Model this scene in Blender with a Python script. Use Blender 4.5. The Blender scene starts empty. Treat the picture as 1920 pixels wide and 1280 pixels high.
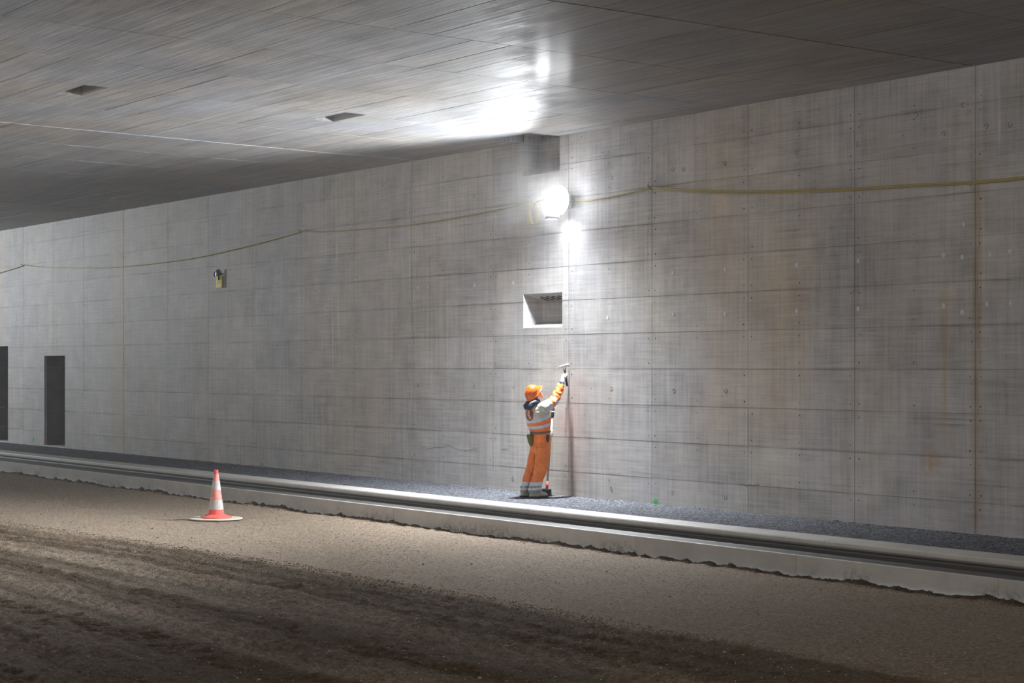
import bpy, bmesh, math, random
import numpy as np
from mathutils import Vector, Matrix, noise
from mathutils.bvhtree import BVHTree

S = bpy.context.scene
COL = S.collection
random.seed(7)
rng = np.random.default_rng(7)

# ------------------------------------------------------------------ camera
FPX = 3650.0
TH = math.atan(2460 / FPX)
CY, CZ = -16.6, 1.893
cam_d = bpy.data.cameras.new('camera')
cam_d.sensor_width = 36
cam_d.lens = 36 * FPX / 1920
cam_d.shift_y = 47 / 1920
cam_d.clip_end = 400
cam = bpy.data.objects.new('camera', cam_d)
cam.location = (0, CY, CZ)
cam.rotation_euler = (math.pi / 2, 0, math.pi / 2 - TH)
COL.objects.link(cam)
S.camera = cam
FW = (-math.cos(TH), math.sin(TH)); RT = (math.sin(TH), math.cos(TH))

def ray(x, y):
    u = (x - 960) / FPX; v = (687 - y) / FPX
    return FW[0] + u * RT[0], FW[1] + u * RT[1], v
def onY(x, y, Y=0.0):
    r = ray(x, y); t = (Y - CY) / r[1]
    return Vector((r[0] * t, Y, CZ + r[2] * t))
def onX(x, y, X):
    r = ray(x, y); t = X / r[0]
    return Vector((X, CY + r[1] * t, CZ + r[2] * t))
def proj(X, Y, Z):
    dx, dy = X, Y - CY; d = dx * FW[0] + dy * FW[1]
    u = (dx * RT[0] + dy * RT[1]) / d
    return 960 + FPX * u, 687 - FPX * (Z - CZ) / d

# ------------------------------------------------------------------ world, lights, exposure
w = bpy.data.worlds.new('world'); S.world = w; w.use_nodes = True
w.node_tree.nodes['Background'].inputs[0].default_value = (0.62, 0.72, 0.9, 1)
w.node_tree.nodes['Background'].inputs[1].default_value = 0.55
S.view_settings.view_transform = 'Standard'
S.view_settings.look = 'None'
S.view_settings.gamma = 1.0
S.view_settings.use_curve_mapping = False
S.view_settings.exposure = 0.0
S.cycles.use_denoising = True
S.cycles.max_bounces = 5
S.cycles.adaptive_threshold = 0.02
S.cycles.volume_bounces = 0
S.cycles.volume_step_rate = 1.0
S.cycles.volume_max_steps = 64

def lamp(name, kind, loc, energy, color, target=None, size=0.1, spot=None, blend=0.3, parent=None, shape=None):
    d = bpy.data.lights.new(name, kind)
    d.energy = energy; d.color = color
    if kind == 'AREA':
        d.size = size
        if shape: d.shape = 'RECTANGLE'; d.size_y = shape
    else:
        d.shadow_soft_size = size
    if kind == 'SPOT':
        d.spot_size = math.radians(spot); d.spot_blend = blend
    o = bpy.data.objects.new(name, d); o.location = loc
    if target is not None:
        o.rotation_euler = (Vector(target) - Vector(loc)).to_track_quat('-Z', 'Y').to_euler()
    COL.objects.link(o)
    if parent: o.parent = parent
    return o

def soften(o, smooth, kind='Linear'):
    """the lamp's falloff eased close to the lamp (wide diffuser instead of a point)"""
    o.data.use_nodes = True; nt = o.data.node_tree
    f = nt.nodes.new('ShaderNodeLightFalloff'); f.inputs['Strength'].default_value = 1.0; f.inputs['Smooth'].default_value = smooth
    nt.links.new(f.outputs[kind], nt.nodes['Emission'].inputs['Strength'])
WARM = (1.0, 0.92, 0.82); COOL = (0.92, 0.96, 1.0)
# flood lamp on the wall (its body is built below)
LP = Vector((-23.08, -0.22, 4.31))
FLOOD_E, DOWN_E, SPILL_E, FILL_E, HAZE, LENS = 800, 1000, 18, 1.5, 0.0022, 40
soften(lamp('flood_light', 'SPOT', LP + Vector((-0.03, -0.30, 0)), FLOOD_E, COOL, LP + Vector((-0.42, -1.9, 0.42)), 0.10, 138, 0.5), 3.0)
soften(lamp('flood_down_light', 'SPOT', LP + Vector((0, -0.14, -0.31)), DOWN_E, COOL, LP + Vector((-0.05, -.25, -3)), 0.10, 165, 1.0), 3.0)
lamp('flood_spill_light', 'SPOT', (-23.12, -0.14, 4.00), SPILL_E, COOL, (-23.12, 0.10, 3.5), 0.05, 150, 1.0)
HALO = 0.26
# unseen lights added as fill; the cool one is the lamp further left
lamp('unseen_fill_light', 'AREA', (-3, -12.5, 4.9), 300 * FILL_E, WARM, (-14, -1, 2.0), 1.2)
lamp('unseen_fill_light', 'AREA', (-24, -16.5, 4.9), 190 * FILL_E, WARM, (-24, -1, 1.8), 1.2)
lamp('unseen_fill_light', 'AREA', (-57, -7.0, 4.7), 850 * FILL_E, COOL, (-42, -0.5, 2.6), 1.2)

# ------------------------------------------------------------------ node helpers
class NT:
    def __init__(s, name, rough=0.7, spec=0.4):
        s.m = bpy.data.materials.new(name); s.m.use_nodes = True
        s.t = s.m.node_tree; s.n = s.t.nodes; s.l = s.t.links
        s.b = s.n['Principled BSDF']
        s.b.inputs['Roughness'].default_value = rough
        s.b.inputs['Specular IOR Level'].default_value = spec
    def new(s, t, **k):
        n = s.n.new(t)
        for a, v in k.items(): setattr(n, a, v)
        return n
    def link(s, a, b): s.l.new(a, b)
    def put(s, sock, v):
        if hasattr(v, 'links') or hasattr(v, 'is_output'): s.link(v, sock)
        else: sock.default_value = v
    def math(s, op, a, b=0.0, c=None, clamp=False):
        n = s.new('ShaderNodeMath', operation=op, use_clamp=clamp)
        s.put(n.inputs[0], a); s.put(n.inputs[1], b)
        if c is not None: s.put(n.inputs[2], c)
        return n.outputs[0]
    def pos(s):
        return s.new('ShaderNodeNewGeometry').outputs['Position']
    def xyz(s, v):
        n = s.new('ShaderNodeSeparateXYZ'); s.link(v, n.inputs[0]); return n.outputs
    def comb(s, x, y, z):
        n = s.new('ShaderNodeCombineXYZ')
        for i, v in enumerate((x, y, z)): s.put(n.inputs[i], v)
        return n.outputs[0]
    def noise(s, vec, scale, detail=3, rough=0.55, mapscale=(1, 1, 1), loc=(0, 0, 0)):
        mp = s.new('ShaderNodeMapping'); mp.inputs['Scale'].default_value = mapscale
        mp.inputs['Location'].default_value = loc
        s.link(vec, mp.inputs[0])
        n = s.new('ShaderNodeTexNoise'); n.inputs['Scale'].default_value = scale
        n.inputs['Detail'].default_value = detail; n.inputs['Roughness'].default_value = rough
        s.link(mp.outputs[0], n.inputs['Vector']); return n.outputs['Fac']
    def ramp(s, v, stops):
        n = s.new('ShaderNodeValToRGB'); s.put(n.inputs[0], v)
        e = n.color_ramp.elements
        while len(e) < len(stops): e.new(0.5)
        for i, (p, c) in enumerate(stops):
            e[i].position = p
            e[i].color = (c, c, c, 1) if isinstance(c, (int, float)) else (*c, 1)
        return n.outputs[0]
    def mix(s, fac, a, b, mode='MIX'):
        n = s.new('ShaderNodeMix', data_type='RGBA', blend_type=mode)
        s.put(n.inputs[0], fac)
        for k, v in ((6, a), (7, b)):
            if isinstance(v, tuple): v = (*v, 1) if len(v) == 3 else v
            s.put(n.inputs[k], v)
        return n.outputs[2]
    def maprange(s, v, a, b, c=0.0, d=1.0):
        n = s.new('ShaderNodeMapRange'); s.put(n.inputs[0], v)
        for i, q in enumerate((a, b, c, d)): n.inputs[i + 1].default_value = q
        return n.outputs[0]
    def bump(s, h, strength=0.3, dist=0.01, prev=None):
        n = s.new('ShaderNodeBump'); n.inputs['Strength'].default_value = strength
        n.inputs['Distance'].default_value = dist; s.put(n.inputs['Height'], h)
        if prev is not None: s.link(prev, n.inputs['Normal'])
        return n.outputs[0]
    def out(s, color=None, normal=None, rough=None):
        if color is not None: s.put(s.b.inputs['Base Color'], color)
        if normal is not None: s.link(normal, s.b.inputs['Normal'])
        if rough is not None: s.put(s.b.inputs['Roughness'], rough)
        return s.m

def flat(name, c, rough=0.7, spec=0.4, metal=0.0, var=0.12, scale=30, bump=0.0):
    t = NT(name, rough, spec)
    t.b.inputs['Metallic'].default_value = metal
    p = t.pos(); n = t.noise(p, scale, 4)
    v = t.maprange(n, 0.3, 0.7, 1 - var, 1 + var)
    col = t.mix(1.0, tuple(c), t.comb(v, v, v), 'MULTIPLY')
    return t.out(col, t.bump(n, bump, 0.004) if bump else None)

# ------------------------------------------------------------------ concrete of the wall
def wall_material():
    t = NT('wall_concrete', 0.62, 0.35)
    p = t.pos(); X, Y, Z = t.xyz(p)
    hs = t.noise(p, 1.0, 5, 0.65, (0.9, 0.9, 26))          # horizontal board grain
    hf = t.noise(p, 1.0, 3, 0.6, (2.2, 2.2, 95))
    vs = t.noise(p, 1.0, 5, 0.65, (14, 14, 0.55))          # vertical runs
    vf = t.noise(p, 1.0, 3, 0.6, (60, 60, 1.6))
    bl = t.noise(p, 0.55, 4, 0.6)
    bl2 = t.noise(p, 2.2, 4, 0.6, loc=(3, 9, 4))
    msk = t.maprange(t.noise(p, 0.9, 3, 0.6, loc=(31, 2, 7)), 0.35, 0.65)
    s = t.math('ADD', t.math('MULTIPLY', t.math('SUBTRACT', hs, .5), t.maprange(msk, 0, 1, .35, .85)),
               t.math('MULTIPLY', t.math('SUBTRACT', vs, .5), t.maprange(msk, 0, 1, .85, .35)))
    s = t.math('ADD', s, t.math('MULTIPLY', t.math('SUBTRACT', hf, .5), .42))
    s = t.math('ADD', s, t.math('MULTIPLY', t.math('SUBTRACT', vf, .5), .45))
    s = t.math('ADD', s, t.math('MULTIPLY', t.math('SUBTRACT', bl, .5), .55))
    s = t.math('ADD', s, t.math('MULTIPLY', t.math('SUBTRACT', bl2, .5), .62))
    oi = t.new('ShaderNodeObjectInfo')
    s = t.math('ADD', s, t.math('MULTIPLY', t.math('SUBTRACT', t.xyz(oi.outputs['Color'])[0], .5), .13))
    v = t.maprange(s, -0.52, 0.52, 0.17, 0.62)
    brd = t.maprange(t.noise(p, 1.0, 2, .5, (.35, .35, 42), (0, 0, 3)), .60, .68)
    brd = t.math('MULTIPLY', brd, t.maprange(t.noise(p, 1.0, 3, .6, (1.3, 1, 1.3), (8, 0, 0)), .42, .62))
    v = t.math('MULTIPLY', v, t.maprange(brd, 0, 1, 1.0, .72))
    jn = t.math('PINGPONG', t.math('ADD', Z, .14), .25)       # smears beside the horizontal joints
    jn = t.math('MULTIPLY', t.maprange(jn, .035, .0), t.maprange(t.noise(p, 1.0, 4, .6, (.9, 1, 12), (3, 3, 3)), .45, .65))
    v = t.math('MULTIPLY', v, t.maprange(jn, 0, 1, 1.0, .70))
    warm = t.maprange(t.noise(p, .5, 3, .6, (1, 1, .5), (5, 5, 50)), .38, .66)
    col = t.mix(warm, (0.97, 0.96, 0.98), (1.05, 0.99, 0.90))
    col = t.mix(1.0, col, t.comb(v, v, v), 'MULTIPLY')
    def run(x0, width, z0, z1, strength, tint, seed):
        # stain running down the wall at x0
        d = t.math('ABSOLUTE', t.math('SUBTRACT', X, t.math('ADD', x0, t.math('MULTIPLY', t.math('SUBTRACT', t.noise(p, 1.2, 2, loc=(seed, 0, 0)), .5), width * .5))))
        g = t.maprange(d, width, 0.0, 0.0, 1.0)
        z = t.math('MULTIPLY', t.maprange(Z, z0 - .4, z0 + .1), t.maprange(Z, z1 + .1, z1 - .4))
        nn = t.maprange(t.noise(p, 1.0, 4, .65, (30, 30, 1.4), (seed, 1, 2)), .3, .62)
        f = t.math('MULTIPLY', t.math('MULTIPLY', g, z), t.math('MULTIPLY', nn, strength))
        return f, tint
    runs = [run(-15.26, .10, 0.0, 4.4, .75, (.30, .20, .09), 3), run(-40.0, .55, 0.2, 5.2, .70, (.50, .37, .21), 8),
            run(-18.6, .9, 1.2, 3.6, .42, (.52, .37, .22), 11), run(-19.7, .7, 1.0, 5.2, .35, (.50, .36, .24), 14),
            run(-15.75, .10, 1.2, 2.9, .6, (.40, .28, .12), 17), run(-16.6, 1.0, 1.5, 4.8, .2, (.45, .33, .25), 19),
            run(-29.0, 1.2, .4, 5.0, .30, (.45, .34, .24), 23), run(-47.6, .5, 1.5, 5.2, .5, (.5, .36, .22), 29),
            run(-23.0, .45, .2, 1.9, .38, (.55, .38, .30), 31), run(-31.0, .5, 1.6, 5.2, .28, (.42, .33, .25), 37),
            run(-25.6, .4, .1, 5.0, .2, (.30, .28, .26), 41)]
    for f, tint in runs: col = t.mix(f, col, tint)
    # chalky white drips
    for x0, z0, z1, seed in ((-14.93, 4.55, 4.95, 51), (-38.9, 4.2, 5.2, 52), (-30.15, 3.9, 4.3, 53), (-28.3, 3.95, 4.35, 54), (-30.1, 2.6, 3.4, 55), (-30.3, 1.9, 2.9, 56)):
        f, _ = run(x0, .035, z0, z1, .8, None, seed); col = t.mix(f, col, (.62, .62, .60))
    # small rust bloom near the right joint
    d = t.new('ShaderNodeVectorMath', operation='DISTANCE'); t.link(p, d.inputs[0]); d.inputs[1].default_value = (-15.95, 0, .80)
    col = t.mix(t.math('MULTIPLY', t.maprange(d.outputs['Value'], .22, .02), t.maprange(t.noise(p, 14, 3), .35, .6)), col, (.42, .28, .14))
    # pores
    vo = t.new('ShaderNodeTexVoronoi'); vo.inputs['Scale'].default_value = 3.4; t.link(p, vo.inputs['Vector'])
    pore = t.maprange(vo.outputs['Distance'], .045, .03)
    pore = t.math('MULTIPLY', pore, t.maprange(t.noise(p, 3, 2, loc=(9, 9, 9)), .5, .56))
    col = t.mix(t.math('MULTIPLY', pore, .75), col, (.08, .08, .08))
    b = t.bump(hs, .10, .008); b = t.bump(vs, .10, .006, b); b = t.bump(hf, .12, .003, b)
    return t.out(col, b)

def ceiling_material():
    t = NT('ceiling_concrete', 0.5, 0.16)
    t.b.inputs['Coat Weight'].default_value = .05; t.b.inputs['Coat Roughness'].default_value = .16
    p = t.pos()
    xs = t.noise(p, 1.0, 6, .68, (.55, 22, 1))
    xf = t.noise(p, 1.0, 3, .6, (1.8, 80, 1))
    bl = t.noise(p, .5, 4, .6); bl2 = t.noise(p, 2.6, 5, .65, (.5, 1.4, 1), (4, 4, 4))
    s = t.math('ADD', t.math('MULTIPLY', t.math('SUBTRACT', xs, .5), 1.2), t.math('MULTIPLY', t.math('SUBTRACT', xf, .5), .6))
    s = t.math('ADD', s, t.math('MULTIPLY', t.math('SUBTRACT', bl, .5), .7))
    s = t.math('ADD', s, t.math('MULTIPLY', t.math('SUBTRACT', bl2, .5), .6))
    oi = t.new('ShaderNodeObjectInfo')
    s = t.math('ADD', s, t.math('MULTIPLY', t.math('SUBTRACT', t.xyz(oi.outputs['Color'])[0], .5), .13))
    v = t.maprange(s, -0.60, 0.60, 0.13, 0.60)
    warm = t.maprange(t.noise(p, .45, 3, .6, loc=(5, 5, 50)), .35, .66)
    col = t.mix(warm, (0.93, 0.96, 1.03), (1.05, 0.98, 0.90))
    col = t.mix(1.0, col, t.comb(v, v, v), 'MULTIPLY')
    X, Y, Z = t.xyz(p)
    # white lime line along one construction joint
    d = t.maprange(t.math('ABSOLUTE', t.math('SUBTRACT', X, t.math('ADD', -27.50, t.math('MULTIPLY', t.noise(p, 2, 3), .06)))), .07, .01)
    d = t.math('MULTIPLY', d, t.maprange(t.noise(p, 3, 3, loc=(7, 0, 0)), .42, .55))
    col = t.mix(t.math('MULTIPLY', d, .8), col, (.6, .58, .55))
    # black dashes torn along the boards
    dk = t.maprange(t.noise(p, 1.0, 4, .7, (1.1, 55, 1), (2, 8, 1)), .66, .72)
    dk = t.math('MULTIPLY', dk, t.maprange(t.noise(p, .5, 2, loc=(50, 20, 1)), .46, .62))
    col = t.mix(t.math('MULTIPLY', dk, .75), col, (.05, .048, .045))
    r = t.maprange(bl2, .3, .7, .45, .65)
    b = t.bump(xs, .6, .015); b = t.bump(xf, .5, .006, b); b = t.bump(bl2, .2, .01, b)
    return t.out(col, b, r)

def soil_material():
    t = NT('soil', 0.85, 0.25)
    p = t.pos()
    a = t.new('ShaderNodeAttribute', attribute_name='damp').outputs['Fac']
    n1 = t.noise(p, 34, 6, .75); n2 = t.noise(p, 11, 5, .7); n3 = t.noise(p, 1.1, 4, .6, (1, 2.2, 1))
    dry = t.mix(t.maprange(n1, .38, .62), (.12, .084, .054), (.52, .405, .30))
    dry = t.mix(t.maprange(n3, .3, .7, 0, .5), dry, (.34, .28, .22))
    wet = t.mix(t.maprange(n1, .36, .64), (.062, .041, .023), (.185, .130, .078))
    f = t.math('ADD', a, t.math('MULTIPLY', t.math('SUBTRACT', n2, .5), .9))
    f = t.maprange(f, .20, .80)
    col = t.mix(f, dry, wet)
    pk = t.maprange(t.noise(p, 95, 2, .5, loc=(4, 4, 4)), .66, .72)
    col = t.mix(t.math('MULTIPLY', pk, .7), col, (.05, .04, .03))
    sp = t.new('ShaderNodeTexVoronoi'); sp.inputs['Scale'].default_value = 16; t.link(p, sp.inputs['Vector'])
    spk = t.math('MULTIPLY', t.maprange(sp.outputs['Distance'], .13, .08), t.maprange(t.noise(p, 6, 2, loc=(1, 7, 2)), .58, .62))
    col = t.mix(t.math('MULTIPLY', spk, .6), col, (.62, .58, .52))
    b = t.bump(n1, 1.0, .045); b = t.bump(n2, .7, .04, b)
    return t.out(col, b)

def asphalt_material():
    t = NT('asphalt', 0.9, 0.08)
    p = t.pos()
    vo = t.new('ShaderNodeTexVoronoi'); vo.inputs['Scale'].default_value = 48; t.link(p, vo.inputs['Vector'])
    g = t.xyz(vo.outputs['Color'])[0]
    n = t.noise(p, 3, 4, .6)
    v = t.math('MULTIPLY', t.maprange(g, 0, 1, .012, .27), t.maprange(n, .3, .7, .85, 1.15))
    col = t.mix(1.0, (.92, .96, 1.08), t.comb(v, v, v), 'MULTIPLY')
    b = t.bump(vo.outputs['Distance'], 1.0, .03); b = t.bump(t.noise(p, 40, 4, .7), .6, .01, b)
    return t.out(col, b)

def kerb_material():
    t = NT('kerb_concrete', 0.6, 0.35)
    p = t.pos(); X, Y, Z = t.xyz(p)
    n = t.noise(p, 2.0, 5, .6); n2 = t.noise(p, 12, 5, .65); h = t.noise(p, 1, 3, .6, (1.2, 1, 50))
    v = t.math('ADD', t.maprange(n, .3, .7, .40, .50), t.math('MULTIPLY', t.math('SUBTRACT', n2, .5), .12))
    v = t.math('ADD', v, t.math('MULTIPLY', t.math('SUBTRACT', h, .5), .06))
    oi = t.new('ShaderNodeObjectInfo')
    v = t.math('ADD', v, t.math('MULTIPLY', t.math('SUBTRACT', t.xyz(oi.outputs['Color'])[0], .5), .06))
    col = t.mix(1.0, (1.0, .965, .91), t.comb(v, v, v), 'MULTIPLY')
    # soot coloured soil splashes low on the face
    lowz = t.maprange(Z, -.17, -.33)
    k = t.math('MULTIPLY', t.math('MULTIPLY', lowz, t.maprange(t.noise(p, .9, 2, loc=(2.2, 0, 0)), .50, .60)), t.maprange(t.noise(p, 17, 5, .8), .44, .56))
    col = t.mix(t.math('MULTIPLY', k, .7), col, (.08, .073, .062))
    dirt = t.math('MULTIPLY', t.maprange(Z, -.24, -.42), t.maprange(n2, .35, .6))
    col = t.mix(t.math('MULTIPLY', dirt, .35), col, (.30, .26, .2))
    # shade of the undercut and gutter channel, painted as a dark tint
    ch_shade = t.math('MULTIPLY', t.maprange(Z, -.030, -.080), t.maprange(Y, -2.338, -2.30))
    col = t.mix(t.math('MULTIPLY', ch_shade, .95), col, (.065, .063, .060))
    return t.out(col, t.bump(n2, .3, .005))

M = {}
M['wall'] = wall_material(); M['ceil'] = ceiling_material(); M['soil'] = soil_material()
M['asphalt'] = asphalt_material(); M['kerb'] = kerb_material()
M['joint'] = flat('joint_dark', (.09, .085, .08), .9)
M['dark'] = flat('dark_plastic', (.025, .025, .028), .5)
M['plug'] = flat('plug_mortar', (.55, .57, .60), .8, var=.15, scale=60)
M['ring'] = flat('ring_mark', (.16, .155, .15), .9)
M['nail'] = flat('nail_mark', (.06, .055, .055), .9)
M['cable'] = flat('yellow_cable', (.38, .33, .14), .5)
M['steel'] = flat('steel', (.62, .63, .65), .38, metal=.8)
M['galv'] = flat('galvanised', (.50, .52, .54), .5, metal=.5)
M['orange'] = flat('hivis_orange', (.86, .20, .035), .62, var=.10, scale=18, bump=.15)
M['orange2'] = flat('hivis_orange_trousers', (.74, .20, .045), .65, var=.12, scale=14, bump=.2)
M['beige'] = flat('pale_hivis', (.50, .49, .42), .7, var=.1, scale=20, bump=.15)
M['reflect'] = flat('reflective_tape', (.50, .56, .66), .4, var=.1, scale=40)
M['greycloth'] = flat('grey_gaiter', (.27, .27, .245), .65, var=.2, scale=30, bump=.2)
M['boot'] = flat('boot_leather', (.40, .40, .36), .55, var=.2, scale=40)
M['sole'] = flat('rubber', (.02, .02, .02), .7)
M['navy'] = flat('navy_cloth', (.022, .024, .05), .8, var=.3)
M['lilac'] = flat('hood_lining', (.20, .20, .34), .8, var=.2)
M['glove'] = flat('pale_glove', (.60, .59, .56), .75, var=.12, scale=60)
M['skin'] = flat('skin', (.52, .28, .20), .5, var=.08)
M['hair'] = flat('hair', (.05, .03, .02), .6)
M['helmet'] = flat('orange_helmet', (.80, .155, .018), .28, .5, var=.04)
M['belt'] = flat('belt_webbing', (.13, .13, .11), .8)
M['olive'] = flat('olive_canvas', (.12, .11, .03), .8, var=.25, scale=50)
M['wood'] = flat('handle_wood', (.50, .40, .29), .6)
M['red'] = flat('red_ferrule', (.42, .08, .06), .6)
M['logo'] = flat('logo_maroon', (.26, .045, .03), .7)
M['logolight'] = flat('logo_letters', (.60, .52, .44), .7)
M['yellow'] = flat('yellow_tag', (.90, .78, .06), .6)
M['white'] = flat('white_label', (.75, .75, .72), .7)
M['green'] = flat('green_spray', (.05, .42, .08), .7)
M['lens'] = NT('lamp_lens').m
lt = M['lens'].node_tree; bs = lt.nodes['Principled BSDF']
bs.inputs['Emission Color'].default_value = (.94, .97, 1, 1); bs.inputs['Emission Strength'].default_value = LENS
M['stone'] = flat('pebble', (.36, .32, .27), .8, var=.35, scale=9)
M['clod'] = flat('soil_clod', (.15, .105, .066), .95, var=.3, scale=12)

# ------------------------------------------------------------------ object helpers
def obj(name, bm_or_me, mat=None, parent=None, label=None, cat=None, group=None, kind=None, smooth=False):
    if isinstance(bm_or_me, bmesh.types.BMesh):
        me = bpy.data.meshes.new(name); bm_or_me.to_mesh(me); bm_or_me.free()
    else: me = bm_or_me
    if mat is not None:
        for m in (mat if isinstance(mat, (list, tuple)) else [mat]): me.materials.append(m)
    if smooth:
        for p in me.polygons: p.use_smooth = True
    o = bpy.data.objects.new(name, me); COL.objects.link(o)
    if parent: o.parent = parent
    tag(o, label, cat, group, kind)
    return o
def tag(o, label=None, cat=None, group=None, kind=None):
    if label: o['label'] = label
    if cat: o['category'] = cat
    if group: o['group'] = group
    if kind: o['kind'] = kind
def empty(name, loc, label, cat, group=None):
    o = bpy.data.objects.new(name, None); o.location = loc; COL.objects.link(o); tag(o, label, cat, group); return o
def hold(root, *objs):
    """parent parts built in world space to a root that stands elsewhere"""
    for o in objs:
        o.parent = root; o.matrix_parent_inverse = Matrix.Translation(-Vector(root.location))
def box(bm, x0, x1, y0, y1, z0, z1):
    v = [bm.verts.new(c) for c in ((x0, y0, z0), (x1, y0, z0), (x1, y1, z0), (x0, y1, z0), (x0, y0, z1), (x1, y0, z1), (x1, y1, z1), (x0, y1, z1))]
    for f in ((3, 2, 1, 0), (4, 5, 6, 7), (0, 1, 5, 4), (1, 2, 6, 5), (2, 3, 7, 6), (3, 0, 4, 7)): bm.faces.new([v[i] for i in f])
    return v
def frame_axes(d):
    d = d.normalized(); a = Vector((0, 0, 1)) if abs(d.z) < .9 else Vector((1, 0, 0))
    u = a.cross(d).normalized(); return u, d.cross(u)
def tube(bm, pts, rad, seg=8, cap=True):
    pts = [Vector(p) for p in pts]; rings = []
    rad = rad if isinstance(rad, (list, tuple)) else [rad] * len(pts)
    u = None
    for i, p in enumerate(pts):
        d = (pts[min(i + 1, len(pts) - 1)] - pts[max(i - 1, 0)]).normalized()
        if u is None: u, v = frame_axes(d)
        else:
            u = (u - d * u.dot(d)).normalized(); v = d.cross(u)
        rings.append([bm.verts.new(p + (u * math.cos(2 * math.pi * k / seg) + v * math.sin(2 * math.pi * k / seg)) * rad[i]) for k in range(seg)])
    for a, b in zip(rings, rings[1:]):
        for k in range(seg): bm.faces.new((a[k], a[(k + 1) % seg], b[(k + 1) % seg], b[k]))
    if cap: bm.faces.new(rings[0][::-1]); bm.faces.new(rings[-1])
def loft(bm, rings, seg=20, power=2.0):
    """rings: (centre, half-axis vector a, half-axis vector b)"""
    R = []
    for c, a, b in rings:
        c, a, b = Vector(c), Vector(a), Vector(b); r = []
        for k in range(seg):
            t = 2 * math.pi * k / seg; ct, st = math.cos(t), math.sin(t)
            x = math.copysign(abs(ct) ** (2 / power), ct); y = math.copysign(abs(st) ** (2 / power), st)
            r.append(bm.verts.new(c + a * x + b * y))
        R.append(r)
    for a, b in zip(R, R[1:]):
        for k in range(seg): bm.faces.new((a[k], a[(k + 1) % seg], b[(k + 1) % seg], b[k]))
    bm.faces.new(R[0][::-1]); bm.faces.new(R[-1])
def revolve(bm, prof, c=(0, 0, 0), seg=32, cap=True):
    R = [[bm.verts.new((c[0] + r * math.cos(2 * math.pi * k / seg), c[1] + r * math.sin(2 * math.pi * k / seg), c[2] + z)) for k in range(seg)] for r, z in prof]
    for a, b in zip(R, R[1:]):
        for k in range(seg): bm.faces.new((a[k], a[(k + 1) % seg], b[(k + 1) % seg], b[k]))
    if cap: bm.faces.new(R[0][::-1]); bm.faces.new(R[-1])
def remesh(bm, voxel=.008, smooth=3, disp=None):
    bmesh.ops.recalc_face_normals(bm, faces=bm.faces)
    me = bpy.data.meshes.new('tmp'); bm.to_mesh(me); bm.free()
    o = bpy.data.objects.new('tmp', me); COL.objects.link(o)
    m = o.modifiers.new('r', 'REMESH'); m.mode = 'VOXEL'; m.voxel_size = voxel; m.use_smooth_shade = True
    if smooth:
        s = o.modifiers.new('s', 'SMOOTH'); s.iterations = smooth; s.factor = .5
    dg = bpy.context.evaluated_depsgraph_get(); dg.update()
    out = bpy.data.meshes.new_from_object(o.evaluated_get(dg))
    bpy.data.objects.remove(o); bpy.data.meshes.remove(me)
    out.materials.clear()
    if disp:
        ns = [v.normal.copy() for v in out.vertices]
        for v, n in zip(out.vertices, ns): v.co += n * disp(v.co)
    for p in out.polygons: p.use_smooth = True
    return out
def tint(o):
    c = random.random(); o.color = (c, c, c, 1)
def subtract(rect, holes):
    """axis aligned rectangle minus holes -> rectangles"""
    out = [rect]
    for h in holes:
        nxt = []
        for (a0, a1, b0, b1) in out:
            if h[0] >= a1 or h[1] <= a0 or h[2] >= b1 or h[3] <= b0: nxt.append((a0, a1, b0, b1)); continue
            x0, x1 = max(a0, h[0]), min(a1, h[1])
            if a0 < x0: nxt.append((a0, x0, b0, b1))
            if x1 < a1: nxt.append((x1, a1, b0, b1))
            if b0 < h[2]: nxt.append((x0, x1, b0, h[2]))
            if h[3] < b1: nxt.append((x0, x1, h[3], b1))
        out = nxt
    return [r for r in out if r[1] - r[0] > .004 and r[3] - r[2] > .004]

# ------------------------------------------------------------------ the wall
ZC0, SL = 5.283, .0216                      # ceiling height at the wall, cross fall
NICHE = (-24.32, -23.31, 2.475, 2.985)
SLOT = (-24.34, -23.37, 4.77, 5.40)
DOOR1 = (-44.47, -43.14, -.2, 2.145)
DOOR2 = (-48.40, -46.97, -.2, 2.40)
HOLES = [NICHE, SLOT, DOOR1, DOOR2]
wall = empty('wall_back', (-30, 0, 0), None, None); wall['kind'] = 'structure'; wall['label'] = 'long grey board-marked concrete tunnel wall'
bm = bmesh.new()
for (x0, x1, z0, z1) in subtract((-90, 12, -.6, 5.45), HOLES): box(bm, x0, x1, .008, .45, z0, z1)
core = obj('wall_core', bm, M['wall']); core.color = (.4, .4, .4, 1); hold(wall, core)
XE = [-53.8, -51.8, -49.85, -47.87, -45.9, -43.9, -41.99, -39.69, -37.36, -35.41, -33.43, -31.46, -29.53, -27.59, -25.15, -23.14, -21.18, -19.17, -17.21, -15.28, -12.95, -10.98, -9.0]
ZE = [-.12] + [.36 + .5 * k for k in range(10)] + [5.30]
for i in range(len(XE) - 1):
    for j in range(len(ZE) - 1):

        blk = XE[i] in (-39.69, -27.59, -15.28); blk2 = XE[i + 1] in (-39.69, -27.59, -15.28)
        gx0 = .010 if blk else .0045; gx1 = .010 if blk2 else .0045
        gz = random.choice((.0015, .0024, .0034, .0048))
        r = (XE[i] + gx0, XE[i + 1] - gx1, ZE[j] + gz, ZE[j + 1] - gz)
        hs = [(h[0] - .001, h[1] + .001, h[2] - .001, h[3] + .001) for h in HOLES]
        parts = subtract(r, hs)
        if not parts: continue
        bm = bmesh.new(); y = -.0015 * random.random()
        for (a0, a1, b0, b1) in parts: box(bm, a0, a1, y, .0085, b0, b1)
        o = obj('concrete_panel', bm, M['wall']); tint(o); hold(wall, o)

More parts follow.
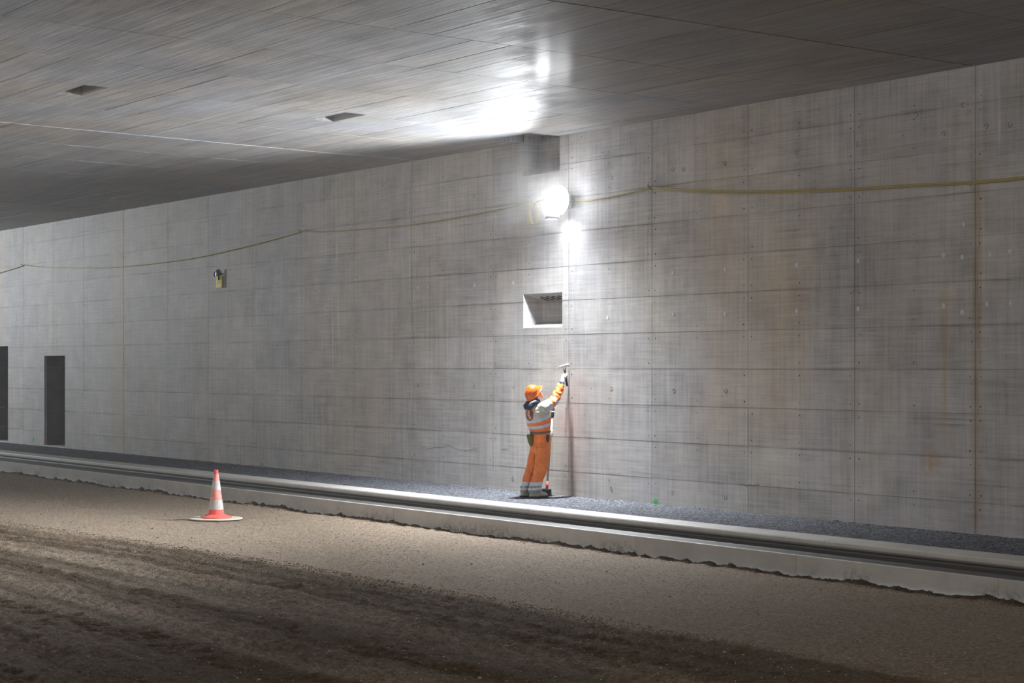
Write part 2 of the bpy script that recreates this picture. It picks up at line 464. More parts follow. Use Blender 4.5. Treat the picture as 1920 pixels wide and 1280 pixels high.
def recess(name, h, depth, parent, mat, back=True):
    x0, x1, z0, z1 = h; bm = bmesh.new()
    box(bm, x0 - .05, x1 + .05, depth, depth + .08, z0 - .05, z1 + .05)
    if depth > .45:
        box(bm, x0 - .1, x0, .45, depth + .05, z0 - .1, z1 + .1); box(bm, x1, x1 + .1, .45, depth + .05, z0 - .1, z1 + .1)
        box(bm, x0, x1, .45, depth + .05, z1, z1 + .1); box(bm, x0, x1, .45, depth + .05, z0 - .1, z0)
    o = obj(name, bm, mat); hold(parent, o); return o
x0, x1, z0, z1 = NICHE
ND, NT_ = .30, .085
bm = bmesh.new()
Fq = [bm.verts.new(c) for c in ((x0, .004, z0), (x1, .004, z0), (x1, .004, z1), (x0, .004, z1))]
Bq = [bm.verts.new(c) for c in ((x0 + NT_, ND, z0 + NT_), (x1 - NT_, ND, z0 + NT_), (x1 - NT_, ND, z1 - NT_ - .01), (x0 + NT_, ND, z1 - NT_ - .01))]
Oq = [bm.verts.new(c) for c in ((x0 - .03, .44, z0 - .03), (x1 + .03, .44, z0 - .03), (x1 + .03, .44, z1 + .03), (x0 - .03, .44, z1 + .03))]
for k in range(4):
    j = (k + 1) % 4; bm.faces.new((Fq[k], Fq[j], Bq[j], Bq[k])); bm.faces.new((Fq[j], Fq[k], Oq[k], Oq[j]))
bm.faces.new(Bq); bm.faces.new(Oq[::-1])
nb = obj('niche_lining', bm, M['wall']); nb.color = (.1, .1, .1, 1); hold(wall, nb)
recess('slot_lining', SLOT, .33, wall, M['wall'])
# five conduit mouths in the sloping roof of the niche
def roof(y): return z1 - (NT_ + .01) * (y - .004) / (ND - .004)
for k in range(5):
    cx = x0 + .27 + k * .145; bm = bmesh.new(); R = []
    for rx, ry, dz in ((.060, .075, .004), (.060, .075, -.010), (.050, .065, -.010), (.050, .065, .002)):
        R.append([bm.verts.new((cx + rx * math.cos(2 * math.pi * q / 18) - .3 * ry * math.sin(2 * math.pi * q / 18), .20 + ry * math.sin(2 * math.pi * q / 18), roof(.20 + ry * math.sin(2 * math.pi * q / 18)) + dz)) for q in range(18)])
    for a, b in ((0, 1), (1, 2), (2, 3)):
        for q in range(18): bm.faces.new((R[a][q], R[a][(q + 1) % 18], R[b][(q + 1) % 18], R[b][q]))
    bm.faces.new(R[3])
    hold(wall, obj('conduit_mouth', bm, M['dark']))
passage_shade = flat('passage_concrete_shaded', (.13, .125, .12), .85, var=.25, scale=3)  # concrete darkened so that the shade inside the passages is in the colour
# door openings into dark side passages
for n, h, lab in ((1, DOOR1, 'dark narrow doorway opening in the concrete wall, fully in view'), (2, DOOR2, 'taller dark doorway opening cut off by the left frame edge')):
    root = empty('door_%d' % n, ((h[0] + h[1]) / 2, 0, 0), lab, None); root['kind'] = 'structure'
    o = recess('passage_lining', (h[0], h[1], .03, h[3]), 3.4, root, passage_shade); o.color = (.1, .1, .1, 1)
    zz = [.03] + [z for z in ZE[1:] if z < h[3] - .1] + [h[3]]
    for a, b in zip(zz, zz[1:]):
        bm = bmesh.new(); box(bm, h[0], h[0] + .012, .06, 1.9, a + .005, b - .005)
        o = obj('concrete_panel', bm, passage_shade); tint(o); hold(root, o)
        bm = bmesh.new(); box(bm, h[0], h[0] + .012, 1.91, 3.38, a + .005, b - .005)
        o = obj('concrete_panel', bm, passage_shade); tint(o); hold(root, o)
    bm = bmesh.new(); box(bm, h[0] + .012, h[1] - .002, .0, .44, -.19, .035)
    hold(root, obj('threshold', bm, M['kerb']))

# tie hole plugs (pale) and ring marks (dark) where the photograph shows them
def disc(bm, c, r, seg=14, y=-.0035, ell=1.0):
    f = [bm.verts.new((c.x + r * math.cos(2 * math.pi * k / seg), y, c.z + r * ell * math.sin(2 * math.pi * k / seg))) for k in range(seg)]
    b = [bm.verts.new((v.co.x, .002, v.co.z)) for v in f]
    bm.faces.new(f)
    for k in range(seg): bm.faces.new((f[k], b[k], b[(k + 1) % seg], f[(k + 1) % seg]))
PL = [(697, 940), (697, 1145), (378, 960), (378, 1157), (146, 975), (146, 1160), (970, 922), (970, 1135), (1350, 895), (1433, 905), (1558, 893), (1646, 880), (1350, 1122), (1433, 1150), (1543, 1114), (1648, 1110), (1440, 760)]
PL = [(1200 + a / 2.371, 100 + b / 2.371) for a, b in PL] + [(784, 539), (803, 539), (890, 534), (962, 530), (1139, 595), (600, 545)]
for a, b in PL:
    bm = bmesh.new(); disc(bm, onY(a, b), .022 + .008 * random.random(), ell=1.1)
    hold(wall, obj('tie_plug', bm, M['plug']))
RG = [(1540, 323), (1645, 317), (1350, 357), (1437, 230), (1228, 273), (970, 405), (378, 490), (146, 515), (697, 440)]
RG = [(1200 + a / 2.371, 100 + b / 2.371) for a, b in RG] + [(1060 + a / 3.367, 600 + b / 3.367) for a, b in ((685, 447), (1013, 447), (292, 433), (292, 1063), (675, 1090), (1012, 1120))] + [(889, 367), (963, 725), (784, 723), (890, 725), (962, 897), (804, 885), (1147, 333), (1282, 317), (1359, 306)]
for a, b in RG:
    bm = bmesh.new(); c = onY(a, b); n = 16; A = random.random() * 6
    R = [[bm.verts.new((c.x + r * math.cos(A + 5.2 * k / n), y, c.z + r * math.sin(A + 5.2 * k / n))) for k in range(n)] for r, y in ((.022, -.0025), (.030, -.0025), (.030, .002), (.022, .002))]
    for p, q in ((0, 1), (1, 2), (3, 0)):
        for k in range(n - 1): bm.faces.new((R[p][k], R[q][k], R[q][k + 1], R[p][k + 1]))
    hold(wall, obj('tie_ring', bm, M['ring']))
bm = bmesh.new()
for x in XE[1:-1]:
    for z in ZE[1:-1]:
        for sx in (-.075, .075):
            for sz in (-.08, .08):
                if random.random() < .25: continue
                c = Vector((x + sx + random.uniform(-.01, .01), 0, z + sz))
                if any(h[0] - .05 < c.x < h[1] + .05 and h[2] - .05 < c.z < h[3] + .05 for h in HOLES): continue
                disc(bm, c, random.uniform(.006, .012), 6, -.0025)
        if random.random() < .8:
            for sz in (-.08, .08): disc(bm, Vector((x + .98, 0, z + sz)), random.uniform(.006, .010), 6, -.0025) if not any(h[0] - .05 < x + .98 < h[1] + .05 and h[2] - .05 < z + sz < h[3] + .05 for h in HOLES) else None
hold(wall, obj('nail_marks', bm, M['nail'], kind='stuff'))
# the crack left of the worker and torn edges of a few joints
def crack(pts, wd):
    bm = bmesh.new(); P = [onY(*p) for p in pts]; L = []
    for a, b in zip(P, P[1:]):
        for k in range(4): L.append(a.lerp(b, k / 4) + Vector((0, 0, random.uniform(-.012, .012))))
    L.append(P[-1])
    up = [bm.verts.new((p.x, -.0028, p.z + wd * random.uniform(.3, 1))) for p in L]; dn = [bm.verts.new((p.x, -.0028, p.z - wd * random.uniform(.3, 1))) for p in L]
    for k in range(len(L) - 1): bm.faces.new((up[k], up[k + 1], dn[k + 1], dn[k]))
    hold(wall, obj('crack', bm, M['ring']))
crack([(800, 842), (815, 838), (828, 839), (838, 834), (848, 838), (862, 843), (872, 844), (896, 842)], .006)
crack([(792, 838), (797, 839), (800, 842)], .004); crack([(940, 842), (952, 841)], .006)
crack([(740 + 735 / 3.88, 690.2), (965, 691), (990, 691.2), (1015, 691.5)], .004)
crack([(1390, 908), (1402, 910), (1425, 909)], .008)

# ------------------------------------------------------------------ ceiling
def zc(y): return ZC0 - SL * y
ceil = empty('ceiling', (-30, -8, 5.4), 'grey board-marked concrete tunnel ceiling', None); ceil['kind'] = 'structure'
CH = [(-24.28, -23.36, -7.36, -7.02), (-24.25, -23.31, -3.64, -3.30), (-24.34, -23.37, -.53, .02)]
def cbox(bm, x0, x1, y0, y1, lo, hi):
    v = [bm.verts.new((x, y, zc(y) + d)) for d in (lo, hi) for x, y in ((x0, y0), (x1, y0), (x1, y1), (x0, y1))]
    for f in ((3, 2, 1, 0), (4, 5, 6, 7), (0, 1, 5, 4), (1, 2, 6, 5), (2, 3, 7, 6), (3, 0, 4, 7)): bm.faces.new([v[i] for i in f])
bm = bmesh.new()
for r in subtract((-90, 12, -22, .02), CH): cbox(bm, *r, .008, .5)
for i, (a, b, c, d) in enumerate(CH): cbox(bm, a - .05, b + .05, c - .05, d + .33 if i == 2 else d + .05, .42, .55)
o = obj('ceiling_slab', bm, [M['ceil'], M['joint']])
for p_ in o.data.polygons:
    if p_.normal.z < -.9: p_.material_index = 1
o.data.update(); o.color = (.4, .4, .4, 1); hold(ceil, o)
CX = [-47.9, -45.9, -43.9, -41.9, -39.75, -37.45, -35.4, -33.4, -31.4, -29.45, -27.53, -25.4, -23.45, -21.5, -19.5, -17.57, -15.3, -13.2, -11.2, -9.2]
def seen(x0, x1, y0, y1):
    q = [proj(x, y, zc(y)) for x in (x0, (x0 + x1) / 2, x1) for y in (y0, (y0 + y1) / 2, y1)]
    return any(-60 < a < 1980 and -40 < b < 1300 for a, b in q)
cnt = 0
for i in range(len(CX) - 1):
    y = 0.0; first = True
    while y > -13.5:
        st = .27 if first else (.5 if random.random() < .35 else (1.0 if random.random() < .8 else 1.5)); first = False
        y1 = y - st
        if seen(CX[i], CX[i + 1], y1, y):
            gx0 = .016 if CX[i] in (-39.75, -27.53, -15.3) else .006
            gx1 = .016 if CX[i + 1] in (-39.75, -27.53, -15.3) else .006
            g = random.choice((.002, .004, .007, .012))
            p = subtract((CX[i] + gx0, CX[i + 1] - gx1, y1 + g, y - g), CH)
            if p:
                bm = bmesh.new(); dz = -.0015 * random.random()
                for r in p: cbox(bm, *r, dz, .0085)
                o = obj('concrete_panel', bm, M['ceil']); tint(o); hold(ceil, o); cnt += 1
        y = y1
print('ceiling panels', cnt)
# near side wall of the tunnel, behind the camera
bm = bmesh.new(); box(bm, -90, 12, -22.3, -22, -.8, 6.3)
obj('wall_front', bm, M['wall'], kind='structure', label='concrete tunnel wall behind the viewer')

# ------------------------------------------------------------------ walkway and kerb
def fbm(x, y, s, seed=0.0, o=4):
    return noise.fractal(Vector((x * s, y * s, seed)), .7, 2.1, o)
nx, ny = 760, 30
bm = bmesh.new()
xs = np.linspace(-52, -8, nx); ys = np.linspace(-1.64, .0, ny)
V = [[bm.verts.new((x, y + (0 if 0 < j < ny - 1 else 0), .0 + .006 * fbm(x, y, 3) + .004 * fbm(x, y, 11, 4) + (.012 * max(0, fbm(x, y, 5, 9)) + .004 if j > ny - 4 else 0))) for j, y in enumerate(ys)] for x in xs]
for i in range(nx - 1):
    for j in range(ny - 1): bm.faces.new((V[i][j], V[i + 1][j], V[i + 1][j + 1], V[i][j + 1]))
for a, b in ((-90, -52), (-8, 12)):
    q = [bm.verts.new(c) for c in ((a, -1.64, 0), (b, -1.64, 0), (b, 0, 0), (a, 0, 0))]; bm.faces.new(q)
obj('walkway', bm, M['asphalt'], label='dark coarse asphalt walkway along the foot of the wall', kind='structure', smooth=True)
kerb = empty('kerb', (-24, -2, 0), 'pale concrete kerb with gutter channel between walkway and soil', None); kerb['kind'] = 'structure'
PROF = [(-1.62, -.5), (-1.62, .012), (-1.635, .020), (-1.95, .012), (-1.972, .006), (-1.982, -.008), (-1.986, -.045), (-1.975, -.066), (-1.955, -.085), (-1.960, -.105), (-2.00, -.126), (-2.06, -.138), (-2.20, -.144), (-2.33, -.141), (-2.342, -.133), (-2.350, -.128), (-2.384, -.128), (-2.389, -.131), (-2.39, -.136), (-2.39, -.6), (-2.2, -.6)]
def kstone(x0, x1):
    bm = bmesh.new(); R = []
    for x in (x0, x1): R.append([bm.verts.new((x, y, z)) for y, z in PROF])
    n = len(PROF)
    for k in range(n): bm.faces.new((R[0][k], R[0][(k + 1) % n], R[1][(k + 1) % n], R[1][k]))
    bm.faces.new(R[0]); bm.faces.new(R[1][::-1])
    bmesh.ops.recalc_face_normals(bm, faces=bm.faces)
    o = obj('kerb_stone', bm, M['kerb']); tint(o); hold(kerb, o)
kj = [-24.123 + 2.832 * k for k in range(-10, 7)]
for a, b in zip(kj, kj[1:]): kstone(a + .003, b - .003)
kstone(-90, kj[0] - .003); kstone(kj[-1] + .003, 12)
bm = bmesh.new(); box(bm, -90, 12, -2.37, -1.64, -.55, -.15); hold(kerb, obj('kerb_bedding', bm, M['joint']))
for x, y in ((1657, 1043), (1742, 1054), (1155, 982), (1330, 1003), (1393, 1012)):   # twigs and grit in the gutter
    pass

# ------------------------------------------------------------------ soil
DZ = -.365
gx = np.arange(-50, -7, .055); gy = np.arange(-12.6, -2.38, .036)
GX, GY = np.meshgrid(gx, gy, indexing='ij')
def vnoise(x, y, seed):
    xi = np.floor(x).astype(int); yi = np.floor(y).astype(int); fx = x - xi; fy = y - yi
    fx = fx * fx * (3 - 2 * fx); fy = fy * fy * (3 - 2 * fy)
    def h(a, b):
        n = (a * 374761393 + b * 668265263 + seed * 1442695041) & 0xffffffff
        n = ((n ^ (n >> 13)) * 1274126177) & 0xffffffff
        return ((n ^ (n >> 16)) & 0xffff) / 65535.0
    return (h(xi, yi) * (1 - fx) + h(xi + 1, yi) * fx) * (1 - fy) + (h(xi, yi + 1) * (1 - fx) + h(xi + 1, yi + 1) * fx) * fy
def nf(x, y, s, seed, o=4):
    r = 0; a = .5; t = 0
    for k in range(o): r = r + a * vnoise(x * s, y * s, seed + k); t += a; s *= 2.03; a *= .55
    return r / t - .5
def sstep(v, a, b):
    q = np.clip((v - a) / (b - a), 0, 1); return q * q * (3 - 2 * q)
def soil(X, Y):
    yb = -6.45 + .062 * (X + 20) + .0030 * (X + 20) ** 2 * np.where(X < -20, 1, .3) * -1 - .045 * np.clip(X + 20, 0, 12) + .30 * nf(X, X * 0, .5, 3) + .12 * nf(X, Y, 3, 4)
    off = yb - Y                                            # positive inside the churned strip
    z = .016 * nf(X, Y, .5, 11) + .012 * nf(X, Y, 2.2, 12) + .022 * nf(X, Y, 9, 13, 3)
    damp = np.zeros_like(X) + .02
    churn = sstep(off, -.06, .22)
    z = z + churn * (.048 * nf(X, Y, 13, 21, 3) + .030 * nf(X * .22, Y + .08 * (X + 20) * .2, 7, 27, 3) + .006)
    damp = damp + churn * .66 + .25 * nf(X, Y, .9, 22) * churn + .95 * nf(X * .09, Y + .10 * (X + 20) * .12, 3.2, 28, 3) * churn
    # berm on the edge of the churned strip
    z = z + .035 * np.exp(-((off - .05) / .12) ** 2) * (.6 + 1.2 * nf(X, Y, 6, 25))
    # tyre tracks: (offset from edge, half width, drift, lug pitch)
    for k, (o0, hw, dr, pitch) in enumerate(((.62, .10, .0, .16), (.98, .13, .012, .20), (1.55, .22, -.01, .22), (2.35, .16, .02, .18), (3.05, .24, .01, .22), (3.9, .2, -.02, .2), (4.6, .2, .015, .2), (5.4, .22, 0, .2))):
        c = o0 + dr * (X + 22) + .10 * nf(X, X * 0, .35, 40 + k)
        d = off - c; m = np.exp(-(np.abs(d) / hw) ** 4)
        lug = np.sin((X + d * (1.1 if k % 2 else -1.1)) * 2 * math.pi / pitch)
        amp = .55 + .9 * (nf(X, Y, .8, 60 + k, 2) + .2)
        z = z - m * .012 + m * .015 * np.clip(lug * 2, -1, 1) * amp
        z = z + .010 * np.exp(-((np.abs(d) - hw * 1.25) / .05) ** 2) * (1 + 2 * nf(X, Y, 3, 90 + k))
        damp = damp + m * (.22 if k in (0, 1, 3) else (-.25 if k in (2, 4) else .05)) + m * .12 * lug
    # faint tracks in the dry strip
    for c0, dr in ((1.1, .03), (2.3, .015)):
        d = (-2.4 - Y) - c0 - dr * (X + 30)
        z = z - .008 * np.exp(-(d / .12) ** 2)
    # right hand side turns darker again, left far end too
    damp = damp + .30 * sstep(X, -17.5, -12.5) * (.6 + nf(X, Y, .7, 31)) + .18 * sstep(-X, 29, 36)
    # crumbs piled against the kerb
    e = -2.40 - Y
    ridge = np.clip(.030 + .07 * nf(X, X * 0, 1.3, 71) + .10 * nf(X, Y, 9, 72), 0, .08)
    z = z + ridge * np.exp(-(e / .10) ** 2)
    damp = damp + .95 * np.exp(-(e / .09) ** 2)
    return DZ + z, np.clip(damp, 0, 1)
Z, D = soil(GX, GY)
n1, n2 = GX.shape
co = np.stack([GX, GY, Z], -1).reshape(-1, 3)
idx = np.arange(n1 * n2).reshape(n1, n2)
fc = np.stack([idx[:-1, :-1], idx[1:, :-1], idx[1:, 1:], idx[:-1, 1:]], -1).reshape(-1, 4)
def grid_mesh(name, co, fc, damp):
    me = bpy.data.meshes.new(name)
    me.vertices.add(len(co)); me.vertices.foreach_set('co', co.astype(np.float32).ravel())
    me.loops.add(fc.size); me.loops.foreach_set('vertex_index', fc.astype(np.int32).ravel())
    me.polygons.add(len(fc)); me.polygons.foreach_set('loop_start', np.arange(0, fc.size, 4, dtype=np.int32))
    me.update(calc_edges=True); me.validate()
    a = me.attributes.new('damp', 'FLOAT', 'POINT'); a.data.foreach_set('value', damp.astype(np.float32).ravel())
    me.polygons.foreach_set('use_smooth', np.ones(len(fc), dtype=bool))
    return me
obj('floor', grid_mesh('floor', co, fc, D), M['soil'], label='bare brown soil floor with tyre tracks', kind='structure')
# the rest of the floor, coarser, round the detailed part
bm = bmesh.new()
for r in subtract((-90, 12, -22, -2.38), [(gx[0] + .05, gx[-1] - .05, gy[0] + .05, -2.3)]):
    box(bm, r[0], r[1], r[2], r[3], DZ - .3, DZ - .015)
me = bpy.data.meshes.new('ground_base'); bm.to_mesh(me); bm.free()
a = me.attributes.new('damp', 'FLOAT', 'POINT'); a.data.foreach_set('value', np.full(len(me.vertices), .6, np.float32))
obj('ground_base', me, M['soil'], kind='structure', label='outer soil of the tunnel floor')
def ground(x, y):
    z, d = soil(np.array([[x]]), np.array([[y]])); return float(z[0, 0])
# pebbles and clods
cx, cy = -26.25, -4.17                       # centre of the cone and its plate
ICO = [(0, 0, 1), (.89, 0, .45), (.28, .85, .45), (-.72, .53, .45), (-.72, -.53, .45), (.28, -.85, .45), (.72, .53, -.45), (-.28, .85, -.45), (-.89, 0, -.45), (-.28, -.85, -.45), (.72, -.53, -.45), (0, 0, -1)]
ICF = [(0, 1, 2), (0, 2, 3), (0, 3, 4), (0, 4, 5), (0, 5, 1), (1, 6, 2), (2, 7, 3), (3, 8, 4), (4, 9, 5), (5, 10, 1), (6, 7, 2), (7, 8, 3), (8, 9, 4), (9, 10, 5), (10, 6, 1), (11, 7, 6), (11, 8, 7), (11, 9, 8), (11, 10, 9), (11, 6, 10)]
def stones(name, X, Y, R, mat, label, cat):
    k_ = (X - cx) ** 2 + (Y - cy) ** 2 > .2; X, Y, R = X[k_], Y[k_], R[k_]
    Zs, _ = soil(X, Y); I = np.array(ICO); n = len(X)
    sc = rng.uniform(.6, 1.2, (n, 1, 3)) * R[:, None, None] * np.array([1, 1, .65])
    jit = rng.uniform(.75, 1.2, (n, 12, 1)); ang = rng.uniform(0, 6.28, n)
    P = I[None] * jit * sc
    c, s = np.cos(ang)[:, None], np.sin(ang)[:, None]
    P = np.stack([P[..., 0] * c - P[..., 1] * s, P[..., 0] * s + P[..., 1] * c, P[..., 2]], -1)
    P += np.stack([X, Y, Zs + R * .25], -1)[:, None]
    F = (np.array(ICF)[None] + (np.arange(n) * 12)[:, None, None]).reshape(-1, 3)
    me = bpy.data.meshes.new(name); co = P.reshape(-1, 3)
    me.vertices.add(len(co)); me.vertices.foreach_set('co', co.astype(np.float32).ravel())
    me.loops.add(F.size); me.loops.foreach_set('vertex_index', F.astype(np.int32).ravel())
    me.polygons.add(len(F)); me.polygons.foreach_set('loop_start', np.arange(0, F.size, 3, dtype=np.int32))
    me.update(calc_edges=True); me.validate()
    obj(name, me, mat, label=label, cat=cat, kind='stuff')
n = 15000; X = rng.uniform(-44, -10, n); Y = rng.uniform(-11.5, -2.6, n)
stones('pebbles', X, Y, rng.uniform(.003, .0095, n) * np.where(rng.random(n) < .04, 1.8, 1), M['stone'], 'small pale pebbles scattered over the soil floor', 'pebbles')
n = 26000; X = rng.uniform(-46, -9, n); U_ = rng.random(n)
Y = np.where(U_ < .28, -2.41 - np.abs(rng.normal(0, .06, n)), np.where(U_ < .42, -2.7 - 9 * rng.random(n) ** .8, -6.45 + .062 * (X + 20) - .003 * (X + 20) ** 2 * np.where(X < -20, 1, .3) - .045 * np.clip(X + 20, 0, 12) + .25 - np.abs(rng.normal(0, .5, n))))
stones('soil_clods', X, Y, rng.uniform(.0035, .0095, n) * np.where(rng.random(n) < .03, 1.8, 1), M['clod'], 'dark crumbs of soil heaped along the kerb and track edge', 'soil')

# ------------------------------------------------------------------ cone on its plate
gz = ground(cx, cy) + .012
bm = bmesh.new(); revolve(bm, [(.375, 0), (.39, .006), (.39, .016), (.38, .022)], (cx, cy, gz), 48)
obj('base_plate', bm, flat('plate_plastic', (.52, .49, .41), .6, var=.12, scale=8), label='flat round pale plate lying under the traffic cone', cat='plate')
zb = gz + .022
cone = empty('traffic_cone', (cx, cy, zb), 'red and white striped traffic cone standing on the soil', 'cone')
coneRed = flat('cone_red', (.78, .115, .10), .5, var=.15, scale=14); coneWhite = flat('cone_white', (.47, .46, .44), .45, var=.15, scale=18)
coneMid = flat('cone_faded_red', (.74, .27, .24), .5, var=.18, scale=14)
def crad(z): return .118 - (.118 - .028) * z / .66
bm = bmesh.new(); revolve(bm, [(.225, 0), (.232, .008), (.228, .018), (.19, .026), (.165, .030), (.150, .045), (.128, .052)], (cx, cy, zb), 40)
hold(cone, obj('foot', bm, coneRed, smooth=True))
def band(name, z0, z1, mat, ex=0.0):
    bm = bmesh.new(); revolve(bm, [(crad(z0 - .04) + ex, z0), (crad(z1 - .04) + ex, z1)], (cx, cy, zb), 40, cap=True)
    hold(cone, obj(name, bm, mat, smooth=False))
band('red_band', .05, .125, coneRed); band('white_sleeve', .125, .262, coneWhite, .002); band('red_band', .262, .410, coneMid)
band('white_sleeve', .410, .545, coneWhite, .002); band('red_band', .545, .650, coneMid)
bm = bmesh.new(); revolve(bm, [(.030, .650), (.030, .70), (.026, .705), (.020, .705), (.020, .66)], (cx, cy, zb), 24)
hold(cone, obj('tip', bm, coneRed, smooth=False))

# ------------------------------------------------------------------ cables on the wall
def catpts(px, y0=-.035):
    P = [onY(a, b, y0) for a, b in px]; out = []
    for i in range(len(P) - 1):
        p0 = P[max(i - 1, 0)]; p1 = P[i]; p2 = P[i + 1]; p3 = P[min(i + 2, len(P) - 1)]
        for k in range(6):
            t = k / 6
            out.append(.5 * ((2 * p1) + (-p0 + p2) * t + (2 * p0 - 5 * p1 + 4 * p2 - p3) * t * t + (-p0 + 3 * p1 - 3 * p2 + p3) * t ** 3))
    out.append(P[-1]); return out
def cable(pxs, r, label, group=None, z=0.0, mat=None):
    bm = bmesh.new()
    for seg in pxs:
        pts = catpts(seg)
        if z: pts = [p + Vector((0, -.006, z)) for p in pts]
        tube(bm, pts, r, 6)
    return obj('cable', bm, mat or M['cable'], label=label, cat='cable', group=group, smooth=True)
LEFTC = [(-30, 521), (0, 511), (25, 503.5), (45, 497)]
SAG1 = [(45, 497), (75, 500.5), (110, 502), (160, 502.5), (200, 501.5), (250, 498), (330, 488.5), (391, 478), (480, 457), (530, 443.5), (565, 433)]
SAG2 = [(565, 433), (600, 434.5), (650, 432), (700, 428), (772, 421), (830, 412.5), (900, 399), (960, 387), (992, 381)]
SAG3 = [(1100, 377), (1130, 371.5), (1160, 366), (1190, 359), (1222, 351)]
SAG4 = [(1222, 351), (1260, 354), (1300, 356.5), (1350, 358), (1402, 358.5), (1500, 357), (1603, 353), (1700, 347), (1830, 340), (1920, 332), (1990, 325)]
cable([LEFTC, SAG1], .010, 'thin yellow cable sagging along the left part of the wall', mat=flat('yellow_cable_left', (.50, .44, .10), .5))
cable([SAG2], .010, 'yellow cable rising from the left hook to the bright lamp')
cable([[(992, 381), (1003, 377), (1030, 372), (1050, 372), (1075, 376), (1100, 377)], SAG3], .010, 'short yellow cable from the bright lamp to the hook on its right')
cable([SAG4], .012, 'upper strand of the yellow cable sagging across the right wall')
cable([[(a, b + 3.2 - (2.6 if a < 1230 else 0)) for a, b in SAG4]], .009, 'lower strand of the yellow cable sagging across the right wall')
bm = bmesh.new(); c = onY(1003, 400, -.06)
for q in range(3):
    pts = [Vector((c.x + (.105 + .008 * q) * math.cos(t), -.06 - .012 * q, c.z + (.155 + .006 * q) * math.sin(t))) for t in [2 * math.pi * k / 28 for k in range(29)]]
    tube(bm, pts, .008, 6)
obj('cable_coil', bm, M['cable'], label='yellow cable coil hanging on the wall just left of the lamp', cat='cable', smooth=True)
for i, (a, b, lab) in enumerate(((45, 497, 'small wall hook holding the cable near the left frame edge'), (565, 433, 'small wall hook at the peak between the two long cable sags on the left'), (1222, 351, 'small wall hook right of the bright lamp where the cables meet'), (1003, 381, 'small wall hook carrying the coil beside the lamp'))):
    c = onY(a, b); bm = bmesh.new()
    tube(bm, [(c.x, .0, c.z), (c.x, -.05, c.z), (c.x, -.062, c.z + .01), (c.x, -.065, c.z + .035)], .008, 8)
    tube(bm, [(c.x, .0, c.z), (c.x, -.006, c.z)], .022, 10)
    obj('wall_hook', bm, M['ring'], label=lab, cat='hook')

# ------------------------------------------------------------------ flood lamp
fl = empty('flood_lamp', (LP.x, 0, LP.z), 'round blinding white work lamp mounted on the wall above the niche', 'lamp')
ax = Vector((.12, -1.0, 0)).normalized()
def oriented(prof, c, axis, seg=32, cap=True):
    bm = bmesh.new(); revolve(bm, prof, (0, 0, 0), seg, cap)
    q = axis.to_track_quat('Z', 'Y').to_matrix().to_4x4()
    bmesh.ops.transform(bm, matrix=Matrix.Translation(c) @ q, verts=bm.verts); return bm
hold(fl, obj('housing', oriented([(.04, -.10), (.08, -.095), (.11, -.06), (.15, -.03), (.195, -.010), (.200, -.003), (.02, -.002)], LP, ax), M['galv'], smooth=True))
hold(fl, obj('lens', oriented([(.02, .0), (.212, .0), (.212, .05), (.190, .11), (.150, .155), (.10, .185), (.05, .20), (.01, .204)], LP, ax), M['lens'], smooth=True))
bm = bmesh.new()
for s in (-1, 1): tube(bm, [(LP.x + s * .10, LP.y + .06, LP.z), (LP.x + s * .10, LP.y + .16, LP.z), (LP.x + s * .06, -.02, LP.z)], .012, 8)
tube(bm, [(LP.x, -.02, LP.z + .10), (LP.x, -.02, LP.z - .10)], .02, 8); box(bm, LP.x - .09, LP.x + .09, -.02, .0, LP.z - .07, LP.z + .07)
hold(fl, obj('bracket', bm, M['galv']))
bm = bmesh.new(); dc = LP + Vector((0, -.12, -.265))
revolve(bm, [(.02, .05), (.09, .045), (.11, .01), (.11, -.02), (.10, -.02), (.095, .0), (.01, .0)], dc, 24)
hold(fl, obj('lower_head', bm, M['galv'], smooth=True))
bm = bmesh.new(); revolve(bm, [(.01, -.002), (.094, -.002), (.08, -.016), (.01, -.018)], dc, 24)
hold(fl, obj('lower_lens', bm, M['lens'], smooth=True))

# ------------------------------------------------------------------ small fitting with tag on the wall
c = onY(404, 514, -.03)
ft = empty('wall_fitting', (c.x, 0, c.z), 'small round fitting on a dark bracket with a yellow tag below', 'fitting')
bm = bmesh.new()
R = [[bm.verts.new((c.x + r * math.cos(2 * math.pi * k / 20), y, c.z + r * math.sin(2 * math.pi * k / 20))) for k in range(20)] for r, y in ((.085, -.012), (.085, -.045), (.062, -.045), (.062, -.012))]
for a, b in ((0, 1), (1, 2), (2, 3), (3, 0)):
    for k in range(20): bm.faces.new((R[a][k], R[a][(k + 1) % 20], R[b][(k + 1) % 20], R[b][k]))
hold(ft, obj('rim', bm, M['dark'], smooth=False))
bm = bmesh.new(); tube(bm, [(c.x, -.0, c.z), (c.x, -.030, c.z)], .062, 16); hold(ft, obj('dial', bm, M['galv']))
bm = bmesh.new(); tube(bm, [(c.x + .07, -.03, c.z), (c.x + .20, -.05, c.z)], .022, 8); tube(bm, [(c.x + .20, -.06, c.z + .09), (c.x + .21, -.06, c.z - .12)], .018, 8); tube(bm, [(c.x + .20, -.06, c.z), (c.x + .20, 0, c.z)], .018, 8)
hold(ft, obj('bracket', bm, M['dark']))
d = onY(410.5, 528, -.04); bm = bmesh.new(); box(bm, d.x - .125, d.x + .125, -.045, -.03, d.z - .115, d.z + .115)
tg = obj('tag_plate', bm, M['yellow'], label='yellow plate'); hold(ft, tg)
bm = bmesh.new(); box(bm, d.x - .06, d.x + .07, -.049, -.045, d.z - .035, d.z + .03); lb = obj('sticker', bm, M['white']); lb.parent = tg; 

